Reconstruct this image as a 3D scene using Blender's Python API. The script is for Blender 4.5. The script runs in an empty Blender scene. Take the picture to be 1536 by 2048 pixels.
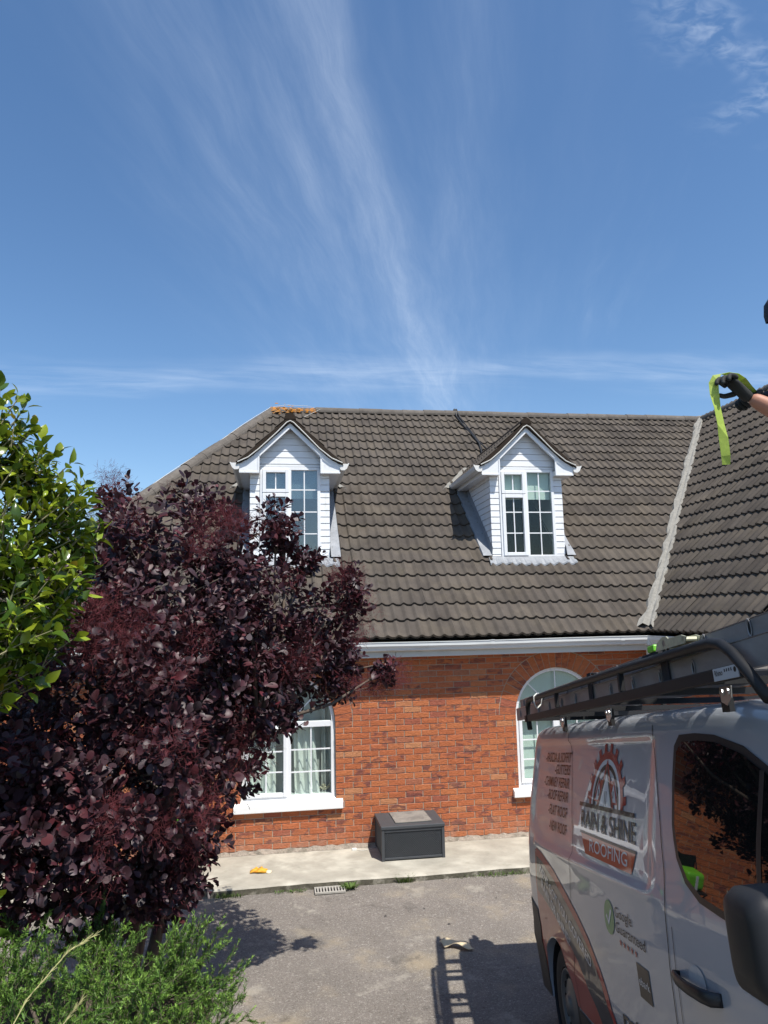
import bpy, bmesh, math, random
import numpy as np
from mathutils import Vector, Matrix, Euler
from mathutils.geometry import tessellate_polygon
random.seed(7); rng = np.random.default_rng(7)
S = bpy.context.scene
COL = S.collection

# ------------------------------------------------------------------ camera
cam = bpy.data.cameras.new('camera'); cam.sensor_fit = 'HORIZONTAL'; cam.sensor_width = 36.0
cam.lens = 1420.0 / 1536.0 * 36.0; cam.clip_start = 0.05; cam.clip_end = 2000
CAM = Vector((0, -9.3851, 2.8716))
_rt = Vector((0.989123, -0.145666, -0.020421)); _up = Vector((-0.000994, -0.145453, 0.989365)); _fw = Vector((0.147087, 0.978583, 0.144016))
co = bpy.data.objects.new('camera', cam); COL.objects.link(co)
M4 = Matrix((( _rt.x, _up.x, -_fw.x, CAM.x), (_rt.y, _up.y, -_fw.y, CAM.y), (_rt.z, _up.z, -_fw.z, CAM.z), (0, 0, 0, 1)))
co.matrix_world = M4; S.camera = co
def px(P):                                   # size ranking only
    d = Vector(P) - CAM; z = d.dot(_fw)
    return (768 + 1420 * d.dot(_rt) / z, 1024 - 1420 * d.dot(_up) / z, z)

# ------------------------------------------------------------------ light
SUN = Vector((0.246, -0.475, 1.0)).normalized()
world = bpy.data.worlds.new('World'); S.world = world; world.use_nodes = True
sun = bpy.data.lights.new('sun', 'SUN'); sun.energy = 4.2; sun.angle = math.radians(0.55); sun.color = (1.0, 0.955, 0.88)
so = bpy.data.objects.new('sun', sun); COL.objects.link(so); so.rotation_euler = SUN.to_track_quat('Z', 'Y').to_euler(); so.location = (6, -14, 20)
S.view_settings.view_transform = 'Standard'; S.view_settings.look = 'None'; S.view_settings.gamma = 1.0
S.view_settings.exposure = 0.56; S.view_settings.use_curve_mapping = False

def nodes_of(nt):
    nt.nodes.clear()
    def N(t, **k):
        n = nt.nodes.new(t)
        for a, b in k.items():
            if a.startswith('i_'):
                key = a[2:]
                n.inputs[int(key) if key.isdigit() else key.replace('_', ' ')].default_value = b
            else: setattr(n, a, b)
        return n
    return N, nt.links.new
def build_world():
    N, L = nodes_of(world.node_tree)
    sky = N('ShaderNodeTexSky'); sky.sky_type = 'NISHITA'; sky.sun_disc = False
    sky.sun_elevation = math.asin(SUN.z); sky.sun_rotation = math.atan2(SUN.x, SUN.y)
    sky.altitude = 100; sky.air_density = 1.0; sky.dust_density = 0.6; sky.ozone_density = 1.6
    tc = N('ShaderNodeTexCoord'); sp = N('ShaderNodeSeparateXYZ'); L(tc.outputs['Generated'], sp.inputs[0])
    def m(op, a, b=None, c=None, clamp=False):
        n = N('ShaderNodeMath', operation=op); n.use_clamp = clamp
        for i, v in enumerate((a, b, c)):
            if v is None: continue
            if isinstance(v, (int, float)): n.inputs[i].default_value = v
            else: L(v, n.inputs[i])
        return n.outputs[0]
    zz = m('ADD', m('MAXIMUM', sp.outputs[2], 0.0), 0.05)
    X = m('DIVIDE', sp.outputs[0], zz); Y = m('DIVIDE', sp.outputs[1], zz)
    def noise(vec, sc, det=5, rough=0.6, dist=0.0):
        n = N('ShaderNodeTexNoise'); n.inputs['Scale'].default_value = sc; n.inputs['Detail'].default_value = det
        n.inputs['Roughness'].default_value = rough; n.inputs['Distortion'].default_value = dist; L(vec, n.inputs['Vector']); return n.outputs['Fac']
    def comb(a, b, c=0.0):
        n = N('ShaderNodeCombineXYZ')
        for i, v in enumerate((a, b, c)):
            if isinstance(v, (int, float)): n.inputs[i].default_value = v
            else: L(v, n.inputs[i])
        return n.outputs[0]
    def rng_(v, a, b):                     # smooth ramp a..b
        n = N('ShaderNodeMapRange'); n.interpolation_type = 'SMOOTHSTEP'; L(v, n.inputs[0]); n.inputs[1].default_value = a; n.inputs[2].default_value = b
        return n.outputs[0]
    wob = noise(comb(X, Y), 1.3, 3)
    c0 = m('SUBTRACT', X, m('MULTIPLY', Y, 0.32))
    c = m('ADD', c0, m('MULTIPLY', m('SUBTRACT', wob, 0.5), 0.13))
    fine = noise(comb(m('MULTIPLY', c, 11.0), m('MULTIPLY', Y, 1.6)), 1.0, 8, 0.72, 0.25)
    wide = noise(comb(m('MULTIPLY', c, 2.2), m('MULTIPLY', Y, 0.45), 3.1), 1.0, 5, 0.6, 0.3)
    fib = rng_(fine, 0.30, 0.84)
    def band(center, half):
        d = m('ABSOLUTE', m('SUBTRACT', c, center)); n = N('ShaderNodeMapRange'); n.interpolation_type = 'SMOOTHSTEP'
        L(d, n.inputs[0]); n.inputs[1].default_value = half; n.inputs[2].default_value = 0.0; return n.outputs[0]
    main = m('MULTIPLY', band(-0.25, 0.085), m('ADD', m('MULTIPLY', fib, 0.32), 0.16))
    soft = m('MULTIPLY', band(-0.35, 0.75), m('MULTIPLY', rng_(wide, 0.34, 0.7), m('ADD', m('MULTIPLY', fib, 0.55), 0.22)))
    genr = m('MULTIPLY', rng_(wide, 0.56, 0.8), m('MULTIPLY', fib, 0.35))
    # low streak lying across the far sky
    hy = m('SUBTRACT', Y, m('MULTIPLY_ADD', X, -0.12, 2.5)); hy = m('ADD', hy, m('MULTIPLY', m('SUBTRACT', wob, 0.5), 0.5))
    hn = N('ShaderNodeMapRange'); hn.interpolation_type = 'SMOOTHSTEP'; L(m('ABSOLUTE', hy), hn.inputs[0]); hn.inputs[1].default_value = 0.24; hn.inputs[2].default_value = 0.0
    hnoise = noise(comb(m('MULTIPLY', X, 1.6), m('MULTIPLY', Y, 7.0), 7.0), 1.0, 6, 0.65, 0.4)
    horiz = m('MULTIPLY', hn.outputs[0], m('MULTIPLY', rng_(hnoise, 0.30, 0.72), 0.62))
    # rippled high patch
    rip = noise(comb(m('MULTIPLY', X, 26.0), m('MULTIPLY', Y, 40.0), 1.0), 1.0, 3, 0.55, 0.5)
    patch = m('MULTIPLY', rng_(m('SUBTRACT', m('MULTIPLY', X, 1.0), m('MULTIPLY', Y, 1.0)), -0.42, -0.20), rng_(m('SUBTRACT', m('MULTIPLY', Y, 1.0), m('MULTIPLY', X, 0.45)), 0.52, 0.64))
    patch = m('MULTIPLY', patch, rng_(m('ADD', Y, m('MULTIPLY', m('SUBTRACT', wob, 0.5), 0.3)), 1.16, 1.02))
    patch = m('MULTIPLY', patch, m('MULTIPLY', rng_(rip, 0.36, 0.70), m('MULTIPLY', rng_(noise(comb(X, Y, 9.0), 5.0, 3), 0.38, 0.62), 0.7)))
    tot = m('ADD', m('ADD', main, m('MULTIPLY', soft, 0.75)), m('ADD', m('ADD', genr, horiz), patch))
    tot = m('MULTIPLY', m('MINIMUM', tot, 1.0), rng_(sp.outputs[2], 0.05, 0.22))
    tot = m('MULTIPLY', tot, 0.34)
    mix = N('ShaderNodeMixRGB'); L(tot, mix.inputs[0]); L(sky.outputs[0], mix.inputs[1]); mix.inputs[2].default_value = (6.4, 7.0, 7.8, 1)
    hsv = N('ShaderNodeHueSaturation'); hsv.inputs['Saturation'].default_value = 1.17; L(mix.outputs[0], hsv.inputs['Color'])
    bg = N('ShaderNodeBackground'); bg.inputs[1].default_value = 0.112; L(hsv.outputs[0], bg.inputs[0])
    out = N('ShaderNodeOutputWorld'); L(bg.outputs[0], out.inputs[0])
build_world()

# ------------------------------------------------------------------ materials
MATS = {}
def mat(name, color=(0.5, 0.5, 0.5), rough=0.6, metallic=0.0, spec=0.5, var=0.0, vscale=8.0, color2=None, c2scale=6.0, c2lo=0.45, c2hi=0.65, bump=0.0, bscale=120.0,
        coat=0.0, trans=0.0, rnd=0.0, rnd_color=None, stretch=None, spots=None, bdist=0.003):
    """procedural principled material: base colour, noise variation, second-colour patches, per-piece variation, bump"""
    m = bpy.data.materials.new(name); m.use_nodes = True; MATS[name] = m
    N, L = nodes_of(m.node_tree)
    p = N('ShaderNodeBsdfPrincipled'); o = N('ShaderNodeOutputMaterial')
    p.inputs['Roughness'].default_value = rough; p.inputs['Metallic'].default_value = metallic
    p.inputs['Specular IOR Level'].default_value = spec; p.inputs['Coat Weight'].default_value = coat; p.inputs['Coat Roughness'].default_value = 0.02
    geo = N('ShaderNodeNewGeometry'); vec = geo.outputs['Position']
    if stretch:
        mp = N('ShaderNodeMapping'); mp.inputs['Scale'].default_value = stretch; L(vec, mp.inputs[0]); vec = mp.outputs[0]
    rgb = N('ShaderNodeRGB'); rgb.outputs[0].default_value = (*color, 1); cur = rgb.outputs[0]
    def mixc(fac, a, b, mode='MIX'):
        n = N('ShaderNodeMixRGB', blend_type=mode)
        if isinstance(fac, (int, float)): n.inputs[0].default_value = fac
        else: L(fac, n.inputs[0])
        L(a, n.inputs[1])
        if isinstance(b, tuple): n.inputs[2].default_value = (*b[:3], 1)
        else: L(b, n.inputs[2])
        return n.outputs[0]
    def ns(sc, det=5, rg=0.6):
        n = N('ShaderNodeTexNoise'); n.inputs['Scale'].default_value = sc; n.inputs['Detail'].default_value = det; n.inputs['Roughness'].default_value = rg; L(vec, n.inputs['Vector']); return n.outputs['Fac']
    def ramp(f, lo, hi):
        n = N('ShaderNodeMapRange'); n.interpolation_type = 'SMOOTHSTEP'; L(f, n.inputs[0]); n.inputs[1].default_value = lo; n.inputs[2].default_value = hi; return n.outputs[0]
    if color2: cur = mixc(ramp(ns(c2scale), c2lo, c2hi), cur, color2)
    if rnd or rnd_color:
        oi = N('ShaderNodeObjectInfo'); at = N('ShaderNodeAttribute', attribute_name='rnd')
        ad = N('ShaderNodeMath', operation='ADD'); L(oi.outputs['Random'], ad.inputs[0]); L(at.outputs['Fac'], ad.inputs[1])
        fr = N('ShaderNodeMath', operation='FRACT'); L(ad.outputs[0], fr.inputs[0]); R_ = fr.outputs[0]
        if rnd_color:
            for (lo, hi, c, amt) in rnd_color:
                n = N('ShaderNodeMapRange'); L(R_, n.inputs[0]); n.inputs[1].default_value = lo; n.inputs[2].default_value = hi; n.inputs[4].default_value = amt
                cur = mixc(n.outputs[0], cur, c)
        if rnd:
            mu = N('ShaderNodeMath', operation='MULTIPLY'); L(R_, mu.inputs[0]); mu.inputs[1].default_value = 7.31
            f2 = N('ShaderNodeMath', operation='FRACT'); L(mu.outputs[0], f2.inputs[0])
            mr = N('ShaderNodeMapRange'); L(f2.outputs[0], mr.inputs[0]); mr.inputs[3].default_value = 1 - rnd; mr.inputs[4].default_value = 1 + rnd
            h = N('ShaderNodeHueSaturation'); L(cur, h.inputs['Color']); L(mr.outputs[0], h.inputs['Value']); cur = h.outputs[0]
    if var:
        mr = N('ShaderNodeMapRange'); L(ns(vscale, 6, 0.65), mr.inputs[0]); mr.inputs[1].default_value = 0.25; mr.inputs[2].default_value = 0.75; mr.inputs[3].default_value = 1 - var; mr.inputs[4].default_value = 1 + var
        h = N('ShaderNodeHueSaturation'); L(cur, h.inputs['Color']); L(mr.outputs[0], h.inputs['Value']); cur = h.outputs[0]
    if spots:
        for (sc, lo, hi, c, amt) in spots:
            f = ramp(ns(sc, 4, 0.7), lo, hi); mu = N('ShaderNodeMath', operation='MULTIPLY'); L(f, mu.inputs[0]); mu.inputs[1].default_value = amt
            cur = mixc(mu.outputs[0], cur, c)
    L(cur, p.inputs['Base Color'])
    if bump:
        b = N('ShaderNodeBump'); b.inputs['Strength'].default_value = bump; b.inputs['Distance'].default_value = bdist; L(ns(bscale, 6, 0.65), b.inputs['Height']); L(b.outputs[0], p.inputs['Normal'])
    if trans:
        t = N('ShaderNodeBsdfTranslucent'); L(cur, t.inputs[0]); mx = N('ShaderNodeMixShader'); mx.inputs[0].default_value = trans
        L(p.outputs[0], mx.inputs[1]); L(t.outputs[0], mx.inputs[2]); L(mx.outputs[0], o.inputs[0])
    else: L(p.outputs[0], o.inputs[0])
    return m

def glass_mat(name, tint, refl_boost=1.0):
    m = bpy.data.materials.new(name); m.use_nodes = True; MATS[name] = m
    N, L = nodes_of(m.node_tree)
    t = N('ShaderNodeBsdfTransparent'); t.inputs[0].default_value = (*tint, 1); g = N('ShaderNodeBsdfGlossy'); g.inputs['Roughness'].default_value = 0.01
    g0 = N('ShaderNodeNewGeometry'); dt = N('ShaderNodeVectorMath', operation='DOT_PRODUCT'); L(g0.outputs['Incoming'], dt.inputs[0]); L(g0.outputs['Normal'], dt.inputs[1])
    ab = N('ShaderNodeMath', operation='ABSOLUTE'); L(dt.outputs['Value'], ab.inputs[0]); om = N('ShaderNodeMath', operation='SUBTRACT'); om.inputs[0].default_value = 1.0; L(ab.outputs[0], om.inputs[1])
    pw = N('ShaderNodeMath', operation='POWER'); L(om.outputs[0], pw.inputs[0]); pw.inputs[1].default_value = 5.0
    sch = N('ShaderNodeMath', operation='MULTIPLY_ADD'); L(pw.outputs[0], sch.inputs[0]); sch.inputs[1].default_value = 0.93; sch.inputs[2].default_value = 0.045
    mu = N('ShaderNodeMath', operation='MULTIPLY'); mu.use_clamp = True; L(sch.outputs[0], mu.inputs[0]); mu.inputs[1].default_value = refl_boost
    geo = N('ShaderNodeNewGeometry'); nz = N('ShaderNodeTexNoise'); nz.inputs['Scale'].default_value = 2.5; L(geo.outputs['Position'], nz.inputs['Vector'])
    b = N('ShaderNodeBump'); b.inputs['Strength'].default_value = 0.12; b.inputs['Distance'].default_value = 0.02; L(nz.outputs['Fac'], b.inputs['Height']); L(b.outputs[0], g.inputs['Normal'])
    mx = N('ShaderNodeMixShader'); L(mu.outputs[0], mx.inputs[0]); L(t.outputs[0], mx.inputs[1]); L(g.outputs[0], mx.inputs[2])
    o = N('ShaderNodeOutputMaterial'); L(mx.outputs[0], o.inputs[0]); return m

def brick_mat():
    m = bpy.data.materials.new('brick'); m.use_nodes = True; MATS['brick'] = m
    N, L = nodes_of(m.node_tree)
    p = N('ShaderNodeBsdfPrincipled'); o = N('ShaderNodeOutputMaterial'); L(p.outputs[0], o.inputs[0])
    p.inputs['Roughness'].default_value = 0.85; p.inputs['Specular IOR Level'].default_value = 0.25
    geo = N('ShaderNodeNewGeometry'); oi = N('ShaderNodeObjectInfo'); at = N('ShaderNodeAttribute', attribute_name='rnd')
    ad = N('ShaderNodeMath', operation='ADD'); L(oi.outputs['Random'], ad.inputs[0]); L(at.outputs['Fac'], ad.inputs[1])
    fr = N('ShaderNodeMath', operation='FRACT'); L(ad.outputs[0], fr.inputs[0])
    cr = N('ShaderNodeValToRGB'); L(fr.outputs[0], cr.inputs[0]); e = cr.color_ramp; e.interpolation = 'LINEAR'
    e.elements[0].position = 0; e.elements[0].color = (0.43, 0.132, 0.058, 1); e.elements[1].position = 1; e.elements[1].color = (0.47, 0.158, 0.068, 1)
    for pos, c in ((0.2, (0.50, 0.168, 0.068, 1)), (0.5, (0.44, 0.132, 0.055, 1)), (0.78, (0.48, 0.150, 0.064, 1)), (0.90, (0.34, 0.105, 0.064, 1)), (0.955, (0.50, 0.22, 0.105, 1))):
        q = e.elements.new(pos); q.color = c
    cur = cr.outputs[0]
    def ns(sc, st, det=5, rg=0.6, dist=0.0):
        mp = N('ShaderNodeMapping'); mp.inputs['Scale'].default_value = st; L(geo.outputs['Position'], mp.inputs[0])
        n = N('ShaderNodeTexNoise'); n.inputs['Scale'].default_value = sc; n.inputs['Detail'].default_value = det; n.inputs['Roughness'].default_value = rg; n.inputs['Distortion'].default_value = dist
        L(mp.outputs[0], n.inputs['Vector']); return n.outputs['Fac']
    def ramp(f, lo, hi, amt=1.0):
        n = N('ShaderNodeMapRange'); n.interpolation_type = 'SMOOTHSTEP'; L(f, n.inputs[0]); n.inputs[1].default_value = lo; n.inputs[2].default_value = hi; n.inputs[4].default_value = amt; return n.outputs[0]
    def mixc(fac, a, c):
        n = N('ShaderNodeMixRGB'); L(fac, n.inputs[0]); L(a, n.inputs[1]); n.inputs[2].default_value = (*c, 1); return n.outputs[0]
    # purple-brown burnt patches on some bricks only
    mu = N('ShaderNodeMath', operation='MULTIPLY'); L(fr.outputs[0], mu.inputs[0]); mu.inputs[1].default_value = 13.7
    f2 = N('ShaderNodeMath', operation='FRACT'); L(mu.outputs[0], f2.inputs[0])
    gate = ramp(f2.outputs[0], 0.62, 0.80); burn = ramp(ns(9, (0.8, 1, 1.8), 4, 0.6, 0.5), 0.44, 0.60, 0.85)
    mm = N('ShaderNodeMath', operation='MULTIPLY'); L(gate, mm.inputs[0]); L(burn, mm.inputs[1])
    cur = mixc(mm.outputs[0], cur, (0.17, 0.066, 0.058))
    cur = mixc(ramp(ns(30, (1, 1, 1), 6, 0.7), 0.55, 0.85, 0.30), cur, (0.62, 0.29, 0.16))
    cur = mixc(ramp(ns(70, (0.45, 1, 1.5), 5, 0.7, 1.2), 0.60, 0.72, 0.55), cur, (0.26, 0.075, 0.04))
    # pale splash of dirt near the ground
    sp = N('ShaderNodeSeparateXYZ'); L(geo.outputs['Position'], sp.inputs[0])
    low = N('ShaderNodeMapRange'); low.interpolation_type = 'SMOOTHSTEP'; L(sp.outputs[2], low.inputs[0]); low.inputs[1].default_value = 0.34; low.inputs[2].default_value = 0.02
    m3 = N('ShaderNodeMath', operation='MULTIPLY'); L(low.outputs[0], m3.inputs[0]); L(ramp(ns(6, (1, 1, 1)), 0.3, 0.75, 0.75), m3.inputs[1])
    cur = mixc(m3.outputs[0], cur, (0.42, 0.24, 0.17))
    L(cur, p.inputs['Base Color'])
    # sand creases: long folds along the brick
    h1 = ns(26, (0.55, 1, 2.3), 3, 0.5, 1.6); h2 = ns(260, (1, 1, 1), 4, 0.6)
    a = N('ShaderNodeMath', operation='MULTIPLY_ADD'); L(h2, a.inputs[0]); a.inputs[1].default_value = 0.22; L(ramp(h1, 0.47, 0.56), a.inputs[2])
    b = N('ShaderNodeBump'); b.inputs['Strength'].default_value = 0.75; b.inputs['Distance'].default_value = 0.006; L(a.outputs[0], b.inputs['Height']); L(b.outputs[0], p.inputs['Normal'])
    return m
brick_mat()
mat('mortar', (0.43, 0.36, 0.28), 0.95, var=0.18, vscale=20, bump=0.5, bscale=150)
mat('tile', (0.080, 0.068, 0.058), 0.92, spec=0.2, rnd=0.16, var=0.20, vscale=5, bump=0.55, bscale=160, color2=(0.098, 0.082, 0.065), c2scale=2.2, c2lo=0.40, c2hi=0.68,
    spots=[(55, 0.66, 0.78, (0.24, 0.22, 0.19), 0.5), (24, 0.70, 0.80, (0.20, 0.175, 0.12), 0.45), (11, 0.60, 0.78, (0.05, 0.043, 0.038), 0.4), (0.7, 0.46, 0.66, (0.112, 0.096, 0.079), 0.5), (3.5, 0.60, 0.72, (0.060, 0.055, 0.035), 0.4)])
mat('ridge', (0.13, 0.115, 0.10), 0.95, spec=0.2, var=0.25, vscale=9, bump=0.6, bscale=90, spots=[(30, 0.60, 0.72, (0.30, 0.28, 0.25), 0.5)], rnd=0.1)
mat('ridge_lichen', (0.13, 0.115, 0.10), 0.95, spec=0.2, var=0.25, vscale=9, bump=0.6, bscale=90, spots=[(14, 0.50, 0.56, (0.50, 0.19, 0.02), 0.9), (40, 0.60, 0.72, (0.34, 0.32, 0.28), 0.5)], rnd=0.1)
mat('verge', (0.034, 0.025, 0.019), 0.95, spec=0.15, var=0.25, vscale=14, bump=0.7, bscale=120)
mat('underlay', (0.03, 0.027, 0.024), 0.95)
mat('cement', (0.25, 0.24, 0.215), 0.95, spec=0.2, var=0.22, vscale=16, bump=0.9, bscale=45, bdist=0.012)
mat('upvc', (0.80, 0.81, 0.82), 0.28, spec=0.5, var=0.04, vscale=6, spots=[(7, 0.58, 0.76, (0.62, 0.60, 0.54), 0.4), (60, 0.68, 0.78, (0.45, 0.43, 0.38), 0.35)])
mat('siding', (0.80, 0.81, 0.82), 0.35, spec=0.45, var=0.05, vscale=5, rnd=0.03, stretch=(1, 1, .35), spots=[(9, 0.56, 0.74, (0.58, 0.56, 0.50), 0.45), (50, 0.66, 0.76, (0.45, 0.43, 0.38), 0.4)])
mat('gutter', (0.64, 0.65, 0.64), 0.35, spec=0.5, var=0.08, vscale=7, stretch=(0.3, 1, 4), spots=[(5, 0.55, 0.72, (0.42, 0.40, 0.35), 0.45)])
mat('fascia', (0.56, 0.57, 0.55), 0.45, var=0.05, vscale=5)
mat('dirty_white', (0.72, 0.71, 0.68), 0.45, var=0.10, vscale=30, spots=[(60, 0.66, 0.76, (0.25, 0.22, 0.18), 0.6)])
mat('sill_white', (0.86, 0.86, 0.84), 0.6, var=0.04, vscale=20, bump=0.2, bscale=60)
mat('lead', (0.25, 0.265, 0.285), 0.55, metallic=0.15, var=0.18, vscale=10, bump=0.5, bscale=25, bdist=0.008)
glass_mat('pane_clear', (0.88, 0.92, 0.90), 0.7); glass_mat('pane_mirror', (0.66, 0.72, 0.75), 3.5)
mat('frosted', (0.33, 0.37, 0.36), 0.12, spec=0.5, var=0.05, vscale=3)
mat('blind', (0.70, 0.78, 0.74), 0.8, var=0.04, vscale=40, stretch=(1, 1, 0.02))
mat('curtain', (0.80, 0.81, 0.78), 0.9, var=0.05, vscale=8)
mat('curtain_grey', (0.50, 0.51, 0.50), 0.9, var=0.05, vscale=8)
mat('room', (0.05, 0.05, 0.05), 0.9); mat('plaster', (0.30, 0.29, 0.27), 0.9)
mat('concrete', (0.355, 0.33, 0.275), 0.92, spec=0.2, var=0.20, vscale=3.5, bump=0.5, bscale=70, color2=(0.43, 0.405, 0.34), c2scale=1.8,
    spots=[(70, 0.60, 0.72, (0.22, 0.205, 0.175), 0.35), (4.5, 0.58, 0.74, (0.25, 0.245, 0.19), 0.55), (16, 0.62, 0.75, (0.50, 0.47, 0.40), 0.4)])
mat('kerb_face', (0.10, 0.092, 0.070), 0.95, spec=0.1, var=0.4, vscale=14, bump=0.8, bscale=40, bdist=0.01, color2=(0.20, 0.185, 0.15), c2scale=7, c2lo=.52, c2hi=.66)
mat('fillet', (0.30, 0.255, 0.21), 0.95, spec=0.1, var=0.3, vscale=30, bump=0.9, bscale=60, bdist=0.01, color2=(0.20, 0.175, 0.14), c2scale=10, spots=[(60, 0.62, 0.7, (0.6, 0.58, 0.52), 0.7)])
mat('asphalt', (0.185, 0.163, 0.143), 0.93, spec=0.25, var=0.18, vscale=1.6, color2=(0.25, 0.222, 0.182), c2scale=0.9, c2lo=0.46, c2hi=0.72, bump=1.0, bscale=60, bdist=0.014,
    spots=[(48, 0.54, 0.66, (0.44, 0.41, 0.37), 0.55), (110, 0.53, 0.66, (0.48, 0.45, 0.40), 0.5), (42, 0.44, 0.32, (0.06, 0.053, 0.047), 0.65), (2.6, 0.56, 0.72, (0.40, 0.37, 0.31), 0.6), (0.9, 0.52, 0.70, (0.36, 0.29, 0.195), 0.6), (3.4, 0.44, 0.28, (0.09, 0.08, 0.072), 0.55), (14, 0.64, 0.74, (0.40, 0.37, 0.32), 0.4)])
mat('soil', (0.055, 0.042, 0.030), 0.95, spec=0.1, var=0.4, vscale=10, bump=0.9, bscale=50, bdist=0.02)
mat('terrain', (0.07, 0.10, 0.035), 0.95, spec=0.1, var=0.35, vscale=4, bump=0.8, bscale=30, bdist=0.03)
mat('box_plastic', (0.055, 0.060, 0.066), 0.55, var=0.10, vscale=12, spots=[(25, 0.62, 0.8, (0.16, 0.16, 0.155), 0.4)], bump=0.15, bscale=200)
mat('slab_top', (0.235, 0.215, 0.19), 0.9, spec=0.15, var=0.2, vscale=16, bump=0.3, bscale=100, color2=(0.17, 0.155, 0.14), c2scale=7)
mat('grate', (0.36, 0.34, 0.30), 0.85, var=0.2, vscale=20, spots=[(40, 0.58, 0.7, (0.22, 0.14, 0.08), 0.5)])
mat('dark_hole', (0.012, 0.012, 0.012), 0.95)
mat('yellow_cloth', (0.72, 0.36, 0.035), 0.85, var=0.2, vscale=30, color2=(0.55, 0.22, 0.02), c2scale=20)
mat('cream_cloth', (0.62, 0.56, 0.42), 0.9, var=0.1, vscale=30)
mat('card', (0.60, 0.49, 0.32), 0.9, var=0.1, vscale=30)
mat('plug_white', (0.75, 0.75, 0.72), 0.4)
mat('grass', (0.10, 0.17, 0.03), 0.7, rnd=0.35, trans=0.25)
mat('grass_dry', (0.42, 0.40, 0.18), 0.8, rnd=0.2, trans=0.25)
mat('bark', (0.105, 0.080, 0.062), 0.9, var=0.25, vscale=30, bump=0.5, bscale=80)
mat('bark_green', (0.24, 0.22, 0.12), 0.85, var=0.2, vscale=30)
mat('smoke_leaf', (0.042, 0.014, 0.020), 0.50, spec=0.5, rnd=0.45, trans=0.14, rnd_color=[(0.72, 1.0, (0.080, 0.010, 0.013), 0.85), (0.40, 0.0, (0.052, 0.034, 0.041), 0.85)])
mat('smoke_plume', (0.140, 0.040, 0.046), 0.9, spec=0.05, rnd=0.35, trans=0.25)
mat('camellia_leaf', (0.065, 0.125, 0.015), 0.24, spec=0.55, rnd=0.35, trans=0.28, rnd_color=[(0.15, 0.8, (0.25, 0.31, 0.022), 0.98), (0.12, 0.0, (0.03, 0.07, 0.018), 0.9)])
mat('camellia_yellow', (0.36, 0.27, 0.03), 0.4, trans=0.2); mat('camellia_red', (0.42, 0.05, 0.02), 0.4, trans=0.2)
mat('rosemary', (0.085, 0.175, 0.026), 0.6, rnd=0.35, trans=0.15, rnd_color=[(0.6, 1.0, (0.21, 0.345, 0.055), 0.95)])
# van
def paint():
    m = bpy.data.materials.new('van_paint'); m.use_nodes = True; MATS['van_paint'] = m
    N, L = nodes_of(m.node_tree); p = N('ShaderNodeBsdfPrincipled'); o = N('ShaderNodeOutputMaterial'); L(p.outputs[0], o.inputs[0])
    p.inputs['Base Color'].default_value = (0.36, 0.385, 0.42, 1); p.inputs['Metallic'].default_value = 0.2; p.inputs['Roughness'].default_value = 0.42
    p.inputs['Coat Weight'].default_value = 0.8; p.inputs['Coat Roughness'].default_value = 0.02; p.inputs['Coat IOR'].default_value = 1.52
    geo = N('ShaderNodeNewGeometry'); n = N('ShaderNodeTexNoise'); n.inputs['Scale'].default_value = 3.0; n.inputs['Detail'].default_value = 2; L(geo.outputs['Position'], n.inputs['Vector'])
    b = N('ShaderNodeBump'); b.inputs['Strength'].default_value = 0.10; b.inputs['Distance'].default_value = 0.02; L(n.outputs['Fac'], b.inputs['Height']); L(b.outputs[0], p.inputs['Coat Normal'])
    d = N('ShaderNodeTexNoise'); d.inputs['Scale'].default_value = 1.6; d.inputs['Detail'].default_value = 6; L(geo.outputs['Position'], d.inputs['Vector'])
    mr = N('ShaderNodeMapRange'); L(d.outputs['Fac'], mr.inputs[0]); mr.inputs[3].default_value = 0.30; mr.inputs[4].default_value = 0.55; L(mr.outputs[0], p.inputs['Roughness'])
    def vinyl(name, c, ci=1.5, cw=0.7):
        q = bpy.data.materials.new(name); q.use_nodes = True; MATS[name] = q
        N2, L2 = nodes_of(q.node_tree); p2 = N2('ShaderNodeBsdfPrincipled'); o2 = N2('ShaderNodeOutputMaterial'); L2(p2.outputs[0], o2.inputs[0])
        p2.inputs['Base Color'].default_value = (*c, 1); p2.inputs['Roughness'].default_value = 0.45; p2.inputs['Coat Weight'].default_value = cw; p2.inputs['Specular IOR Level'].default_value = 0.3; p2.inputs['Coat Roughness'].default_value = 0.03; p2.inputs['Coat IOR'].default_value = ci
    vinyl('v_red', (0.34, 0.018, 0.012), 1.45, .5); vinyl('v_dkred', (0.035, 0.005, 0.005), 1.4, .35); vinyl('v_grey', (0.028, 0.026, 0.028)); vinyl('v_black', (0.010, 0.010, 0.011), 1.4, .4); vinyl('v_white', (0.62, 0.63, 0.64))
    vinyl('v_green', (0.05, 0.22, 0.06)); vinyl('v_salmon', (0.33, 0.055, 0.03)); vinyl('v_silver', (0.42, 0.43, 0.44)); vinyl('v_text', (0.022, 0.020, 0.020), 1.4, .35); vinyl('v_orange', (0.45, 0.055, 0.022))
paint()
mat('trim_black', (0.016, 0.016, 0.017), 0.42, var=0.1, vscale=10)
mat('trim_grey', (0.014, 0.014, 0.015), 0.55, var=0.12, vscale=10, bump=0.15, bscale=300)
mat('seam', (0.01, 0.01, 0.011), 0.8)
mat('tyre', (0.018, 0.018, 0.018), 0.85, bump=0.2, bscale=120)
mat('rim', (0.10, 0.105, 0.11), 0.45, metallic=0.3, var=0.1, vscale=12)
mat('van_glass', (0.006, 0.007, 0.007), 0.015, spec=0.8, coat=0.25, var=0.02)
mat('rack_black', (0.014, 0.014, 0.015), 0.55, spec=0.3, var=0.12, vscale=9)
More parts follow.
